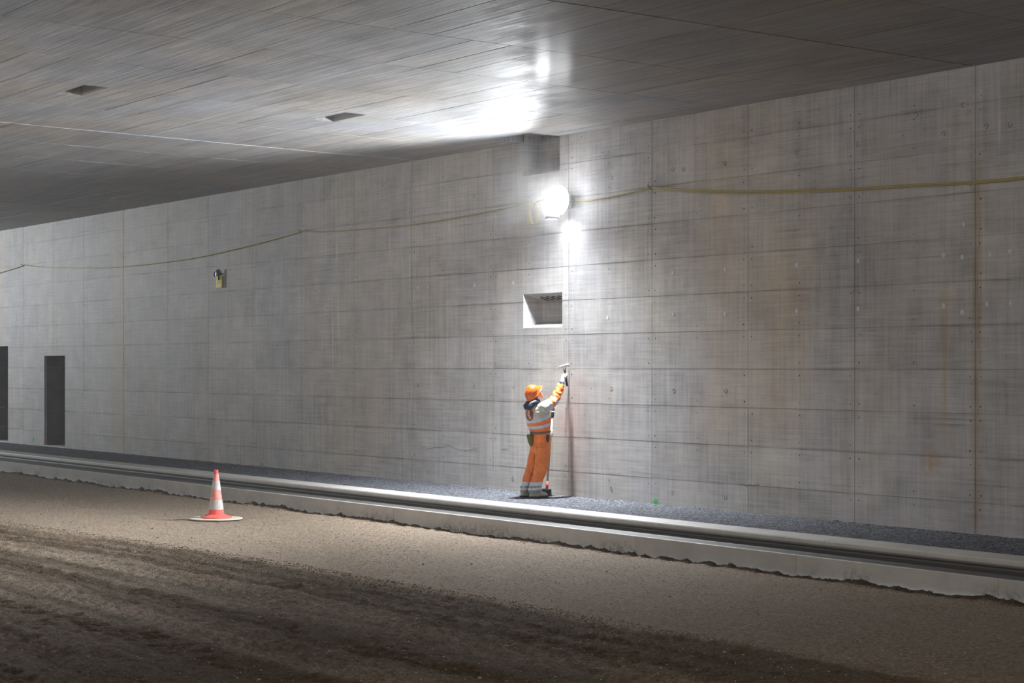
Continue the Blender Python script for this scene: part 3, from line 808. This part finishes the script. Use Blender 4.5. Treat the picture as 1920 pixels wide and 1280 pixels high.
# green spray marks at the foot of the wall
for a, b, s, lab in ((1228, 941, .075, 'bright green spray mark at the wall foot right of the worker'), (491, 871, .07, 'green spray mark at the wall foot behind the traffic cone'), (62, 824, .08, 'faint green spray mark beside the dark doorway')):
    c = onY(a, b, -.004); bm = bmesh.new(); n = 26
    random.seed(a)
    rr = [s * (.45 + .55 * random.random()) for _ in range(n)]
    f = [bm.verts.new((c.x + rr[k] * math.cos(2 * math.pi * k / n), -.0045, max(.004, c.z + .8 * rr[k] * math.sin(2 * math.pi * k / n)))) for k in range(n)]
    ctr = bm.verts.new((c.x, -.0055, c.z))
    bk = [bm.verts.new((v.co.x, -.001, v.co.z)) for v in f]
    for k in range(n): bm.faces.new((ctr, f[k], f[(k + 1) % n])); bm.faces.new((f[k], bk[k], bk[(k + 1) % n], f[(k + 1) % n]))
    obj('spray_mark', bm, M['green'], label=lab, cat='paint mark')

#PERSON
# ------------------------------------------------------------------ the worker
XB = -23.13
feet_y = onX(1001, 930, XB).y
man = empty('person', (XB, feet_y, 0), 'worker in orange hi-vis suit and helmet, reaching up to the wall', 'person')
UX, UY, UZ = Vector((1, 0, 0)), Vector((0, 1, 0)), Vector((0, 0, 1))
def wp(x, y, X): return onX(x, y, X)
def cloth(amp, s):
    return lambda c: amp * noise.fractal(Vector((c.x * s, c.y * s, c.z * s * .8)), .6, 2, 3)
def part(name, me, mat, parent=None, label=None):
    o = obj(name, me, mat, label=label, smooth=True)
    if parent is None: hold(man, o)
    else:
        o.parent = parent; o.matrix_parent_inverse = Matrix.Translation(-Vector(man.location)) @ Matrix.Identity(4)
        o.matrix_parent_inverse = (Matrix.Translation(Vector(man.location)) @ Matrix.Translation(-Vector(man.location))).inverted()
    return o
TOR = [((1013, 829), .168, .120, .05), ((1013, 820), .172, .125, .10), ((1013, 812), .160, .118, .18), ((1013, 806), .166, .124, .22), ((1012, 798), .182, .142, .28), ((1010, 787), .196, .155, .34), ((1008, 777), .202, .156, .36), ((1006, 769), .200, .145, .36), ((1004, 762), .168, .120, .36), ((1002, 757), .095, .085, .36), ((1001.5, 754), .07, .07, .36)]
SH_R, EL_R, WR_R = wp(1019, 765, -22.97), wp(1039.5, 751, -22.985), wp(1053.5, 719, -23.06)
HAND_R = wp(1057, 706, -23.075)
SH_L = Vector((-23.29, SH_R.y + .0, SH_R.z - .04)); HAND_L = wp(1035, 813, -23.30)
EL_L = Vector((-23.33, SH_L.y + .12, 1.04)); WR_L = HAND_L + Vector((-.03, -.075, .0))
def tor_rings(k=1.0):
    return [(wp(x, y, XB), UX * a * k, (UY + UZ * t) * b * k) for (x, y), a, b, t in TOR]
# jacket: trunk, both sleeves, one surface
bm = bmesh.new(); loft(bm, tor_rings(), 28, 2.3)
tube(bm, [wp(1008, 768, -23.06), SH_R, SH_R.lerp(EL_R, .5), EL_R, EL_R.lerp(WR_R, .3), EL_R.lerp(WR_R, .65), EL_R.lerp(WR_R, .93)], [.075, .088, .078, .070, .068, .062, .050], 16)
tube(bm, [Vector((-23.2, SH_L.y, SH_L.z - .02)), SH_L, SH_L.lerp(EL_L, .5), EL_L, EL_L.lerp(WR_L, .5), EL_L.lerp(WR_L, .93)], [.075, .082, .072, .066, .060, .048], 16)
def folds(c):
    d = .007 * noise.fractal(Vector((c.x * 9, c.y * 9, c.z * 12)), .6, 2, 3)
    t = (c - EL_R).dot((WR_R - EL_R).normalized())
    if c.z > EL_R.z - .05 and c.y > SH_R.y + .08: d += (.0065 * math.sin((t + .9 * (c.x + 23) + .05 * noise.noise(c * 9)) * 88)) * (1 if t > -.02 else .3)
    return d
jk = remesh(bm, .0075, 4, folds)
arm_d = (EL_R - SH_R).normalized(); arm_l = (EL_R - SH_R).length
sp0, sp1 = wp(1010, 782.5, XB), wp(1011, 797, XB)
mats = [M['orange'], M['beige'], M['reflect']]
def kjack(c):
    if c.z > EL_R.z - .02 and c.y > EL_R.y - .10: 
        pass
    t = (c - SH_R).dot(arm_d); r = (c - SH_R - arm_d * t).length
    tf = (c - EL_R).dot((WR_R - EL_R).normalized())
    if t > .035 and r < .16 and c.x > -23.12 and c.z > SH_R.z - .09:
        if tf > .03: return 0
        q = t / arm_l
        if .30 < q < .55: return 2
        if .80 < q < 1.06 and tf < .045: return 2
        return 0 if q > .50 else 1
    tl = (c - SH_L).length
    if c.x < -23.33 and c.z < SH_L.z - .02:
        return 2 if abs(c.z - 1.16) < .025 else 0
    s = c.z - .36 * (c.y - sp0.y) - sp0.z
    if s > .026: return 1
    if s > -.026: return 2
    s = c.z - .25 * (c.y - sp1.y) - sp1.z
    if s > .022: return 0
    if s > -.024: return 2
    return 0
def assign(me, fn):
    for p in me.polygons: p.material_index = fn(p.center)
jacket = obj('jacket', jk, mats, label='pale upper back, orange lower half, grey reflective bands', smooth=True); hold(man, jacket); assign(jacket.data, kjack)
# trousers
YN, YF = -23.04, -23.235
bm = bmesh.new()
loft(bm, [(wp(1013, 822, XB), UX * .158, UY * .115), (wp(1013, 832, XB), UX * .172, UY * .122), (wp(1013, 842, XB), UX * .178, UY * .122), (wp(1013, 848, XB), UX * .165, UY * .112)], 24, 2.3)
NEAR = [((1017, 838), .095, .112), ((1018, 850), .095, .112), ((1017, 863), .090, .105), ((1014.5, 877), .086, .100), ((1011.5, 889), .082, .094), ((1008, 899), .078, .088), ((1006, 906), .076, .085)]
FAR = [((1007.5, 838), .095, .110), ((1005, 850), .092, .105), ((1001, 863), .084, .095), ((997, 877), .080, .088), ((993, 889), .077, .083), ((990, 899), .074, .078), ((988.5, 906), .072, .076)]
def legrings(L, X, k=1.0, dz=0): return [(wp(x, y, X) + UZ * dz, UX * a * k, UY * b * k) for (x, y), a, b in L]
loft(bm, legrings(NEAR, YN), 20); loft(bm, legrings(FAR, YF), 20)
tr = remesh(bm, .0075, 4, lambda c: .007 * noise.fractal(Vector((c.x * 16, c.y * 16, c.z * 10)), .6, 2, 3) + .004 * abs(math.sin(c.z * 26 + c.y * 34 + 3 * noise.noise(c * 6))))
part('trousers', tr, M['orange2'])
# knee pocket flap on the near leg
kp = wp(1019, 880, -22.99)
bm = bmesh.new(); loft(bm, [(kp + UZ * .10 + UY * .02, UX * .078, UY * .086), (kp + UZ * .095 + UY * .02, UX * .084, UY * .092), (kp - UZ * .02, UX * .082, UY * .090), (kp - UZ * .03, UX * .074, UY * .084)], 18)
for v in bm.verts: v.co.x -= .035; v.co.y -= .015
part('thigh_pocket', remesh(bm, .008, 2), M['orange2'])
# gaiters with reflective bands
for nm, L, X in (('near', [((1005.5, 903), .082, .090), ((1004.5, 909), .080, .088), ((1003.5, 914), .088, .096), ((1003, 919), .086, .096), ((1002.5, 924), .075, .085)], -23.03), ('far', [((988, 903), .077, .080), ((987, 909), .074, .077), ((986.5, 914), .078, .082), ((986, 919), .076, .080), ((985.5, 923), .068, .074)], -23.235)):
    bm = bmesh.new(); loft(bm, legrings(L, X), 20)
    me = remesh(bm, .007, 2, cloth(.012, 14))
    o = obj('gaiter', me, [M['greycloth'], M['reflect']], smooth=True, label='grey trouser hem with reflective bands'); hold(man, o)
    c0 = wp(L[0][0][0], L[0][0][1] + 3, X).z; c1 = wp(L[2][0][0], L[2][0][1] + .5, X).z
    assign(o.data, lambda c, c0=c0, c1=c1: 1 if abs(c.z - c0) < .030 or abs(c.z - c1 - .10 * (c.y - feet_y)) < .014 else 0)
# boots
def boot(ankle, toe_len, label=None):
    bm = bmesh.new(); x, y = ankle
    loft(bm, [(Vector((x, y, .175)), UX * .062, UY * .072), (Vector((x, y, .12)), UX * .062, UY * .074), (Vector((x, y + .01, .07)), UX * .056, UY * .085), (Vector((x, y + .02, .022)), UX * .05, UY * .09)], 18)
    loft(bm, [(Vector((x, y - .085, .05)), UX * .028, UZ * .028), (Vector((x, y - .06, .055)), UX * .045, UZ * .042), (Vector((x, y + .04, .062)), UX * .048, UZ * .048), (Vector((x, y + .11, .055)), UX * .054, UZ * .040), (Vector((x, y + toe_len - .04, .050)), UX * .053, UZ * .034), (Vector((x, y + toe_len - .01, .045)), UX * .040, UZ * .026), (Vector((x, y + toe_len, .042)), UX * .015, UZ * .012)], 16)
    b = part('boot', remesh(bm, .0065, 2), M['boot'])
    bm = bmesh.new(); R = []
    out = [(-.045, -.085), (0, -.10), (.045, -.085), (.048, 0), (.056, .10), (.050, toe_len - .03), (.02, toe_len + .008), (-.02, toe_len + .008), (-.050, toe_len - .03), (-.056, .10), (-.048, 0)]
    for z in (0.004, .030): R.append([bm.verts.new((x + a, y + c, z)) for a, c in out])
    n = len(out)
    for k in range(n): bm.faces.new((R[0][k], R[0][(k + 1) % n], R[1][(k + 1) % n], R[1][k]))
    bm.faces.new(R[0][::-1]); bm.faces.new(R[1])
    s = obj('sole', bm, M['sole']); s.parent = b
    return b
an = wp(1003.5, 925, -23.03); boot((an.x, an.y), .205)
af = wp(986.5, 924, -23.235); boot((af.x, af.y), .19)
# belt, pouch, holder
bm = bmesh.new(); c = wp(1013, 809.5, XB)
loft(bm, [(c - UZ * .018, UX * .172, (UY + UZ * .12) * .130), (c + UZ * .018, UX * .172, (UY + UZ * .12) * .130)], 28, 2.3)
part('belt', remesh(bm, .007, 1), M['belt'])
pc = wp(993.5, 823, -23.17); bm = bmesh.new()
loft(bm, [(pc + UZ * .070, UX * .045, UY * .026), (pc + UZ * .045, UX * .055, UY * .036), (pc - UZ * .02 + UY * .01, UX * .045, UY * .034), (pc - UZ * .075 + UY * .02, UX * .034, UY * .024), (pc - UZ * .10 + UY * .03, UX * .018, UY * .012)], 16, 3)
pouch = part('pouch', remesh(bm, .006, 1, cloth(.005, 20)), M['olive'], label='olive canvas pouch on the back of the belt')
hc = wp(1025, 821, -22.99); bm = bmesh.new()
loft(bm, [(hc + UZ * .05, UX * .035, UY * .03), (hc, UX * .045, UY * .035), (hc - UZ * .06, UX * .03, UY * .025)], 12, 3)
part('tool_holder', remesh(bm, .006, 1), M['dark'])

# head in its own frame, then tilted back
HC = wp(1003, 739.5, -23.14); PITCH = math.radians(45)
HM = Matrix.Translation(HC) @ Matrix.Rotation(PITCH, 4, 'X')
def hv(x, y, z): return HM @ Vector((x, y, z))
def heads(rings, seg=22, p=2.0):
    bm = bmesh.new(); R = HM.to_3x3()
    loft(bm, [(hv(0, y, z), R @ (UX * a), R @ (UY * b)) for z, y, a, b in rings], seg, p); return bm
HR = [(-.122, .050, .022, .024), (-.108, .045, .040, .042), (-.080, .028, .054, .064), (-.045, .012, .064, .082), (-.01, .004, .071, .091), (.03, .0, .074, .096), (.065, -.002, .069, .090), (.095, -.004, .052, .068), (.112, -.004, .022, .03)]
bm = heads(HR)
R3 = HM.to_3x3()
loft(bm, [(hv(0, .090, .008), R3 @ UX * .009, R3 @ UZ * .006), (hv(0, .104, -.014), R3 @ UX * .012, R3 @ UZ * .010), (hv(0, .116, -.034), R3 @ UX * .015, R3 @ UZ * .010), (hv(0, .100, -.044), R3 @ UX * .013, R3 @ UZ * .006)], 10)
loft(bm, [(hv(-.045, .080, .030), R3 @ UY * .010, R3 @ UZ * .008), (hv(0, .092, .032), R3 @ UY * .012, R3 @ UZ * .009), (hv(.045, .080, .030), R3 @ UY * .010, R3 @ UZ * .008)], 8)
loft(bm, [(hv(-.024, .086, -.068), R3 @ UY * .006, R3 @ UZ * .005), (hv(0, .096, -.068), R3 @ UY * .009, R3 @ UZ * .009), (hv(.024, .086, -.068), R3 @ UY * .006, R3 @ UZ * .005)], 8)
loft(bm, [(hv(0, .062, -.108), R3 @ UX * .020, R3 @ UZ * .012), (hv(0, .082, -.104), R3 @ UX * .016, R3 @ UZ * .010)], 10)
for s in (-1, 1):
    loft(bm, [(hv(s * .068, -.005, .012), R3 @ UZ * .010, R3 @ UY * .008), (hv(s * .080, -.012, .008), R3 @ UZ * .030, R3 @ UY * .018), (hv(s * .084, -.016, .004), R3 @ UZ * .026, R3 @ UY * .014)], 12)
# neck, trunk, arms and legs under the clothes: one continuous body
tube(bm, [hv(0, -.012, -.06), wp(1001, 750, XB), wp(1002, 757, XB), wp(1004, 766, XB)], [.056, .054, .058, .09], 16)
loft(bm, tor_rings(.86)[1:9], 20)
tube(bm, [wp(1008, 768, -23.06), SH_R, EL_R, WR_R, HAND_R.lerp(WR_R, .4)], [.05, .055, .042, .029, .026], 12)
tube(bm, [Vector((-23.2, SH_L.y, SH_L.z - .02)), SH_L, EL_L, WR_L, HAND_L.lerp(WR_L, .5)], [.05, .052, .042, .029, .026], 12)
loft(bm, [(wp(1013, 815, XB), UX * .135, UY * .10), (wp(1013, 845, XB), UX * .150, UY * .10)], 20)
loft(bm, legrings(NEAR, YN, .8) + [(wp(1003.5, 920, -23.03), UX * .045, UY * .05), (Vector((an.x, an.y, .06)), UX * .04, UY * .05)], 16)
loft(bm, legrings(FAR, YF, .8) + [(wp(986.5, 920, -23.235), UX * .045, UY * .05), (Vector((af.x, af.y, .06)), UX * .04, UY * .05)], 16)
part('body', remesh(bm, .006, 2), M['skin'])
for s in (-1, 1):
    bm = bmesh.new(); bmesh.ops.create_icosphere(bm, subdivisions=2, radius=.0115, matrix=Matrix.Translation(hv(s * .031, .081, .010)))
    part('eye', bm, M['white'])
    bm = bmesh.new(); bmesh.ops.create_icosphere(bm, subdivisions=2, radius=.0062, matrix=Matrix.Translation(hv(s * .031, .0895, .010)))
    part('iris', bm, M['hair'])
    bm = bmesh.new(); tube(bm, [hv(s * .014, .094, .030), hv(s * .034, .094, .036), hv(s * .052, .080, .030)], [.003, .005, .003], 6)
    part('eyebrow', bm, M['hair'])
bm = bmesh.new(); tube(bm, [hv(-.024, .090, -.068), hv(0, .1035, -.068), hv(.024, .090, -.068)], [.002, .004, .002], 6); part('mouth', bm, flat('lips', (.42, .16, .13), .5))
bm = heads([(-.055, -.050, .052, .050), (-.03, -.040, .070, .062), (.02, -.030, .080, .076), (.06, -.020, .078, .080)])
part('hair', remesh(bm, .006, 2, cloth(.004, 40)), M['hair'])
# helmet
bm = heads([(.022, -.008, .110, .135), (.030, -.008, .108, .132), (.060, -.010, .106, .128), (.095, -.012, .096, .116), (.125, -.014, .078, .095), (.148, -.016, .052, .066), (.160, -.016, .024, .032), (.163, -.016, .008, .01)], 28)
hel = part('helmet', remesh(bm, .006, 2), M['helmet'], label='orange safety helmet tilted back')
bm = heads([(.012, .0, .118, .150), (.016, .0, .124, .156), (.024, .0, .122, .153), (.030, -.004, .110, .136)], 30)
loft(bm, [(hv(0, .09, .026), R3 @ UX * .080, R3 @ UZ * .006), (hv(0, .13, .022), R3 @ UX * .080, R3 @ UZ * .006), (hv(0, .155, .018), R3 @ UX * .060, R3 @ UZ * .005), (hv(0, .172, .013), R3 @ UX * .030, R3 @ UZ * .003)], 16)
br = obj('brim', remesh(bm, .0055, 1), M['helmet'], smooth=True); br.parent = hel
bm = bmesh.new()
for xx in (-.028, 0, .028):
    tube(bm, [hv(xx, .105, .080), hv(xx, .05, .148 - abs(xx) * .3), hv(xx, -.03, .168 - abs(xx) * .3), hv(xx, -.09, .138 - abs(xx) * .3), hv(xx, -.125, .085)], [.004, .007, .008, .007, .004], 8)
rd = obj('ridge', bm, M['helmet'], smooth=True); rd.parent = hel
bm = bmesh.new()
for k in range(4): tube(bm, [hv(.100, -.055 + k * .022, .075), hv(.110, -.055 + k * .022, .072)], .0045, 6)
vt = obj('vent_holes', bm, M['dark']); vt.parent = hel
# hood folded on the neck
hh = wp(993, 757, -23.14); bm = bmesh.new()
loft(bm, [(wp(987, 766, -23.14), UX * .05, UZ * .02), (wp(988, 762, -23.14), UX * .10, (UZ + UY * .3) * .045), (wp(993, 757, -23.14), UX * .125, (UZ + UY * .3) * .055), (wp(999, 753, -23.13), UX * .12, (UZ + UY * .5) * .048), (wp(1006, 752, -23.12), UX * .085, (UZ + UY * .5) * .028), (wp(1010, 752, -23.12), UX * .04, UZ * .015)], 18, 2.4)
hood = part('hood', remesh(bm, .0065, 3, cloth(.008, 16)), M['navy'], label='dark navy hood')
bm = bmesh.new(); tube(bm, [wp(991, 760, -23.02), wp(996, 755.5, -23.01), wp(1003, 752, -23.02), wp(1009, 752.5, -23.05)], [.010, .018, .018, .010], 10)
hl = obj('hood_edge', bm, M['lilac'], smooth=True, label='paler lilac edge'); hl.parent = hood
# wrist cuff
bm = bmesh.new(); d = (HAND_R - EL_R).normalized(); c0 = EL_R.lerp(WR_R, .90)
tube(bm, [c0, c0 + d * .02, c0 + d * .045], [.046, .044, .040], 16); part('cuff', bm, M['navy'])
# gloves: a hand with five fingers closed round a handle
def grip(C, axis, palm, wrist, name, r=.020, side=1):
    """C: centre of the handle inside the fist; palm: from handle to the palm; fingers stacked along the axis"""
    axis = axis.normalized(); palm = (palm - axis * palm.dot(axis)).normalized(); q = axis.cross(palm) * side
    bm = bmesh.new()
    pcn = C + palm * (r + .016)
    loft(bm, [(pcn - axis * .045, palm * .012, q * .022), (pcn - axis * .030, palm * .018, q * .036), (pcn, palm * .020, q * .040), (pcn + axis * .030, palm * .018, q * .038), (pcn + axis * .043, palm * .011, q * .024)], 14, 2.6)
    for k, (off, ln, fr) in enumerate(((.034, 235, .0105), (.012, 255, .0112), (-.010, 245, .0106), (-.031, 215, .0092))):
        pts = []
        for t in range(8):
            a = math.radians(40 + ln * t / 7)
            rr = r + fr * .9 + (.010 if t == 0 else 0)
            pts.append(C + axis * off + (palm * math.cos(a) + q * math.sin(a)) * rr)
        tube(bm, pts, [fr * 1.05, fr * 1.1, fr, fr * 1.08, fr, fr * .98, fr * .92, fr * .7], 10)
    th = [pcn - q * .030 - axis * .012, C + palm * .006 - q * (r + .018) + axis * .016, C - palm * .014 - q * (r + .010) + axis * .036, C - palm * .026 - q * .006 + axis * .044]
    tube(bm, th, [.015, .0135, .012, .009], 10)
    tube(bm, [pcn + palm * .004, pcn.lerp(wrist, .45), wrist, wrist + (wrist - pcn).normalized() * .03], [.034, .031, .034, .038], 14)
    return part(name, remesh(bm, .0042, 1), M['glove'])
tool_top, tool_bot = wp(1058.5, 692, -23.095), wp(1063.5, 724, -23.06)
TC = wp(1060, 706, -23.08)
ax1 = (tool_top - tool_bot)
grip(TC, ax1, WR_R - TC + Vector((0, -.05, 0)), WR_R, 'glove', .015, -1)
pole_top, pole_bot = wp(1037, 764, -23.29), wp(1025, 921, -23.20)
t = (813 - 764) / (921 - 764); PC = pole_top.lerp(pole_bot, t)
grip(PC, pole_top - pole_bot, Vector((-.3, -1, 0)), WR_L, 'glove', .016, 1)
# round badge on the back, pressed onto the cloth
dgv = bpy.context.evaluated_depsgraph_get()
bv = BVHTree.FromPolygons([v.co.copy() for v in jacket.data.vertices], [tuple(p.vertices) for p in jacket.data.polygons])
lc = wp(992.5, 777, XB)
view = (Vector((0, CY, CZ)) - lc); view.z = 0; view.normalize()
nrm = (view * .35 + Vector((.0, -1, .12))).normalized()
hit = bv.ray_cast(lc + nrm * .6, -nrm); 
bx = Vector((1, 0, 0)); bx = (bx - nrm * bx.dot(nrm)).normalized(); bz = nrm.cross(bx) * -1
if bz.z < 0: bz = -bz
org = onX(992.5, 777, lc.x)
# find the surface point seen at pixel (992, 777)
r_ = ray(992.5, 777.5); rd_ = Vector(r_).normalized(); h0 = bv.ray_cast(Vector((0, CY, CZ)), rd_)
org = h0[0] if h0[0] is not None else org
def press(me, lift):
    for v in me.vertices:
        p = org + bx * v.co.x + bz * v.co.y + nrm * .3
        h = bv.ray_cast(p, -nrm)
        v.co = (h[0] if h[0] is not None and (h[0] - org).length < .3 else org + bx * v.co.x + bz * v.co.y) + nrm * lift
bm = bmesh.new()
rings = [[bm.verts.new((.085 * k / 6 * math.cos(a * math.pi / 16), .085 * k / 6 * math.sin(a * math.pi / 16), 0)) for a in range(32)] for k in range(1, 7)]
cv = bm.verts.new((0, 0, 0))
for k in range(32): bm.faces.new((cv, rings[0][k], rings[0][(k + 1) % 32]))
for a, b in zip(rings, rings[1:]):
    for k in range(32): bm.faces.new((a[k], b[k], b[(k + 1) % 32], a[(k + 1) % 32]))
me = bpy.data.meshes.new('badge'); bm.to_mesh(me); bm.free(); press(me, .006)
bd = obj('badge', me, M['logo'], label='round maroon badge with pale letters'); bd.parent = jacket
def letters(txt, size, ox, oy, rot=0.0, thick=.004):
    cu = bpy.data.curves.new('t', 'FONT'); cu.body = txt; cu.size = size; cu.align_x = 'CENTER'; cu.align_y = 'CENTER'; cu.offset = thick
    ob = bpy.data.objects.new('t', cu); COL.objects.link(ob); dg = bpy.context.evaluated_depsgraph_get(); dg.update()
    me = bpy.data.meshes.new_from_object(ob.evaluated_get(dg)); bpy.data.objects.remove(ob)
    b2 = bmesh.new(); b2.from_mesh(me); bmesh.ops.subdivide_edges(b2, edges=[e for e in b2.edges if e.calc_length() > .02], cuts=2)
    bmesh.ops.triangulate(b2, faces=b2.faces); b2.to_mesh(me); b2.free()
    c, s = math.cos(rot), math.sin(rot)
    for v in me.vertices: v.co = Vector((ox + v.co.x * c - v.co.y * s, oy + v.co.x * s + v.co.y * c, 0))
    press(me, .009); me.materials.clear()
    o = obj('lettering', me, M['logolight']); o.parent = jacket
letters('E', .105, -.008, .018, -.15, .005); letters('ES', .052, .012, -.045, -.15, .002)

# hand tool in the raised glove
ht = empty('hand_tool', tool_bot, 'T-shaped hand tool with pale steel bar held up against the wall', 'tool')
bm = bmesh.new(); tube(bm, [tool_bot, tool_bot.lerp(tool_top, .15), tool_bot.lerp(tool_top, .7), tool_bot.lerp(tool_top, .78)], [.016, .018, .015, .012], 12)
hold(ht, obj('handle', bm, M['dark'], smooth=True))
a0, a1 = wp(1048.5, 688.5, -23.20), wp(1064.5, 684, -23.12)
n0, n1 = a0.lerp(a1, .35), a0.lerp(a1, .85)
for e in (n0, n1):
    bm = bmesh.new(); tube(bm, [tool_bot.lerp(tool_top, .74), e.lerp(tool_top, .45), e], [.009, .008, .008], 8)
    hold(ht, obj('prong', bm, M['dark'], smooth=True))
bm = bmesh.new(); dd = (a1 - a0); loft(bm, [(a0, UZ * .006, UY * .010), (a0 + dd * .08, UZ * .014, UY * .018), (a0 + dd * .6, UZ * .017, UY * .022), (a0 + dd * .88, UZ * .020, UY * .024), (a1, UZ * .020, UY * .024)], 12, 3)
hold(ht, obj('bar', bm, flat('pale_steel', (.70, .70, .70), .45, metal=.3), smooth=True))
# broom standing against the wall, held by the lowered hand
bo = empty('broom', (pole_bot.x, pole_bot.y, 0), 'upright broom with pale wooden handle standing in front of the worker', 'broom')
PA = pole_top - pole_bot
bm = bmesh.new(); tube(bm, [pole_bot + PA * .10, pole_bot + PA * .90], .014, 10); hold(bo, obj('handle', bm, M['wood'], smooth=True))
bm = bmesh.new(); tube(bm, [pole_bot + PA * .88, pole_bot + PA * .90, pole_bot + PA * .985, pole_bot + PA * 1.0], [.018, .024, .026, .018], 12); hold(bo, obj('grip', bm, M['dark'], smooth=True))
bm = bmesh.new(); tube(bm, [pole_bot + PA * .945, pole_bot + PA * .955], .0275, 12); hold(bo, obj('grip_ring', bm, M['white'], smooth=True))
bm = bmesh.new(); tube(bm, [pole_bot + PA * .03, pole_bot + PA * .12], [.020, .017], 10); hold(bo, obj('socket', bm, M['red'], smooth=True))
b0 = Vector((pole_bot.x, pole_bot.y, .09)); hx = .085
bm = bmesh.new(); box(bm, b0.x - hx, b0.x + hx, b0.y - .03, b0.y + .03, .085, .115)
bmesh.ops.bevel(bm, geom=list(bm.edges), offset=.006, segments=2, affect='EDGES'); hold(bo, obj('head', bm, M['dark']))
bm = bmesh.new()
for i in range(15):
    for j in range(5):
        x = b0.x - hx + .01 + i * (2 * hx - .02) / 14; y = b0.y - .024 + j * .012
        tube(bm, [(x, y, .088), (x + random.uniform(-.006, .006) + (x - b0.x) * .12, y + random.uniform(-.006, .006), .010)], [.006, .005], 5)
hold(bo, obj('bristles', bm, M['sole'], kind='stuff'))

# ------------------------------------------------------------------ fine dust hanging in the tunnel air
bm = bmesh.new(); box(bm, -48, -6, -21.9, -.02, DZ + .2, 5.2)
hz = bpy.data.materials.new('dust_haze'); hz.use_nodes = True; nt = hz.node_tree; nt.nodes.clear()
vo = nt.nodes.new('ShaderNodeVolumeScatter'); vo.inputs['Density'].default_value = HAZE; vo.inputs['Anisotropy'].default_value = .55
nt.links.new(vo.outputs[0], nt.nodes.new('ShaderNodeOutputMaterial').inputs['Volume'])
o = obj('dust_haze', bm, hz, label='thin dust haze in the tunnel air glowing round the lamp', cat='haze', kind='stuff')
# scattering volume added to make the lamp's halo, thinning out towards its rim
bm = bmesh.new(); bmesh.ops.create_icosphere(bm, subdivisions=4, radius=1.0, matrix=Matrix.Translation(LP + Vector((0, -.70, -.05))) @ Matrix.Diagonal((1.5, .66, .92, 1)))
pf = bpy.data.materials.new('halo_volume'); pf.use_nodes = True; nt = pf.node_tree; nt.nodes.clear()
g = nt.nodes.new('ShaderNodeNewGeometry'); d = nt.nodes.new('ShaderNodeVectorMath'); d.operation = 'DISTANCE'; d.inputs[1].default_value = LP + Vector((0, -.3, 0))
nt.links.new(g.outputs['Position'], d.inputs[0])
mr = nt.nodes.new('ShaderNodeMapRange'); mr.interpolation_type = 'SMOOTHSTEP'
for i_, q_ in enumerate((0.1, 1.0, HALO, 0.0)): mr.inputs[i_ + 1].default_value = q_
nt.links.new(d.outputs['Value'], mr.inputs[0])
vo = nt.nodes.new('ShaderNodeVolumeScatter'); vo.inputs['Anisotropy'].default_value = .3
nt.links.new(mr.outputs[0], vo.inputs['Density'])
nt.links.new(vo.outputs[0], nt.nodes.new('ShaderNodeOutputMaterial').inputs['Volume'])
obj('lamp_halo', bm, pf, label='scattering volume added for the halo round the bright wall lamp', cat='haze', kind='stuff')
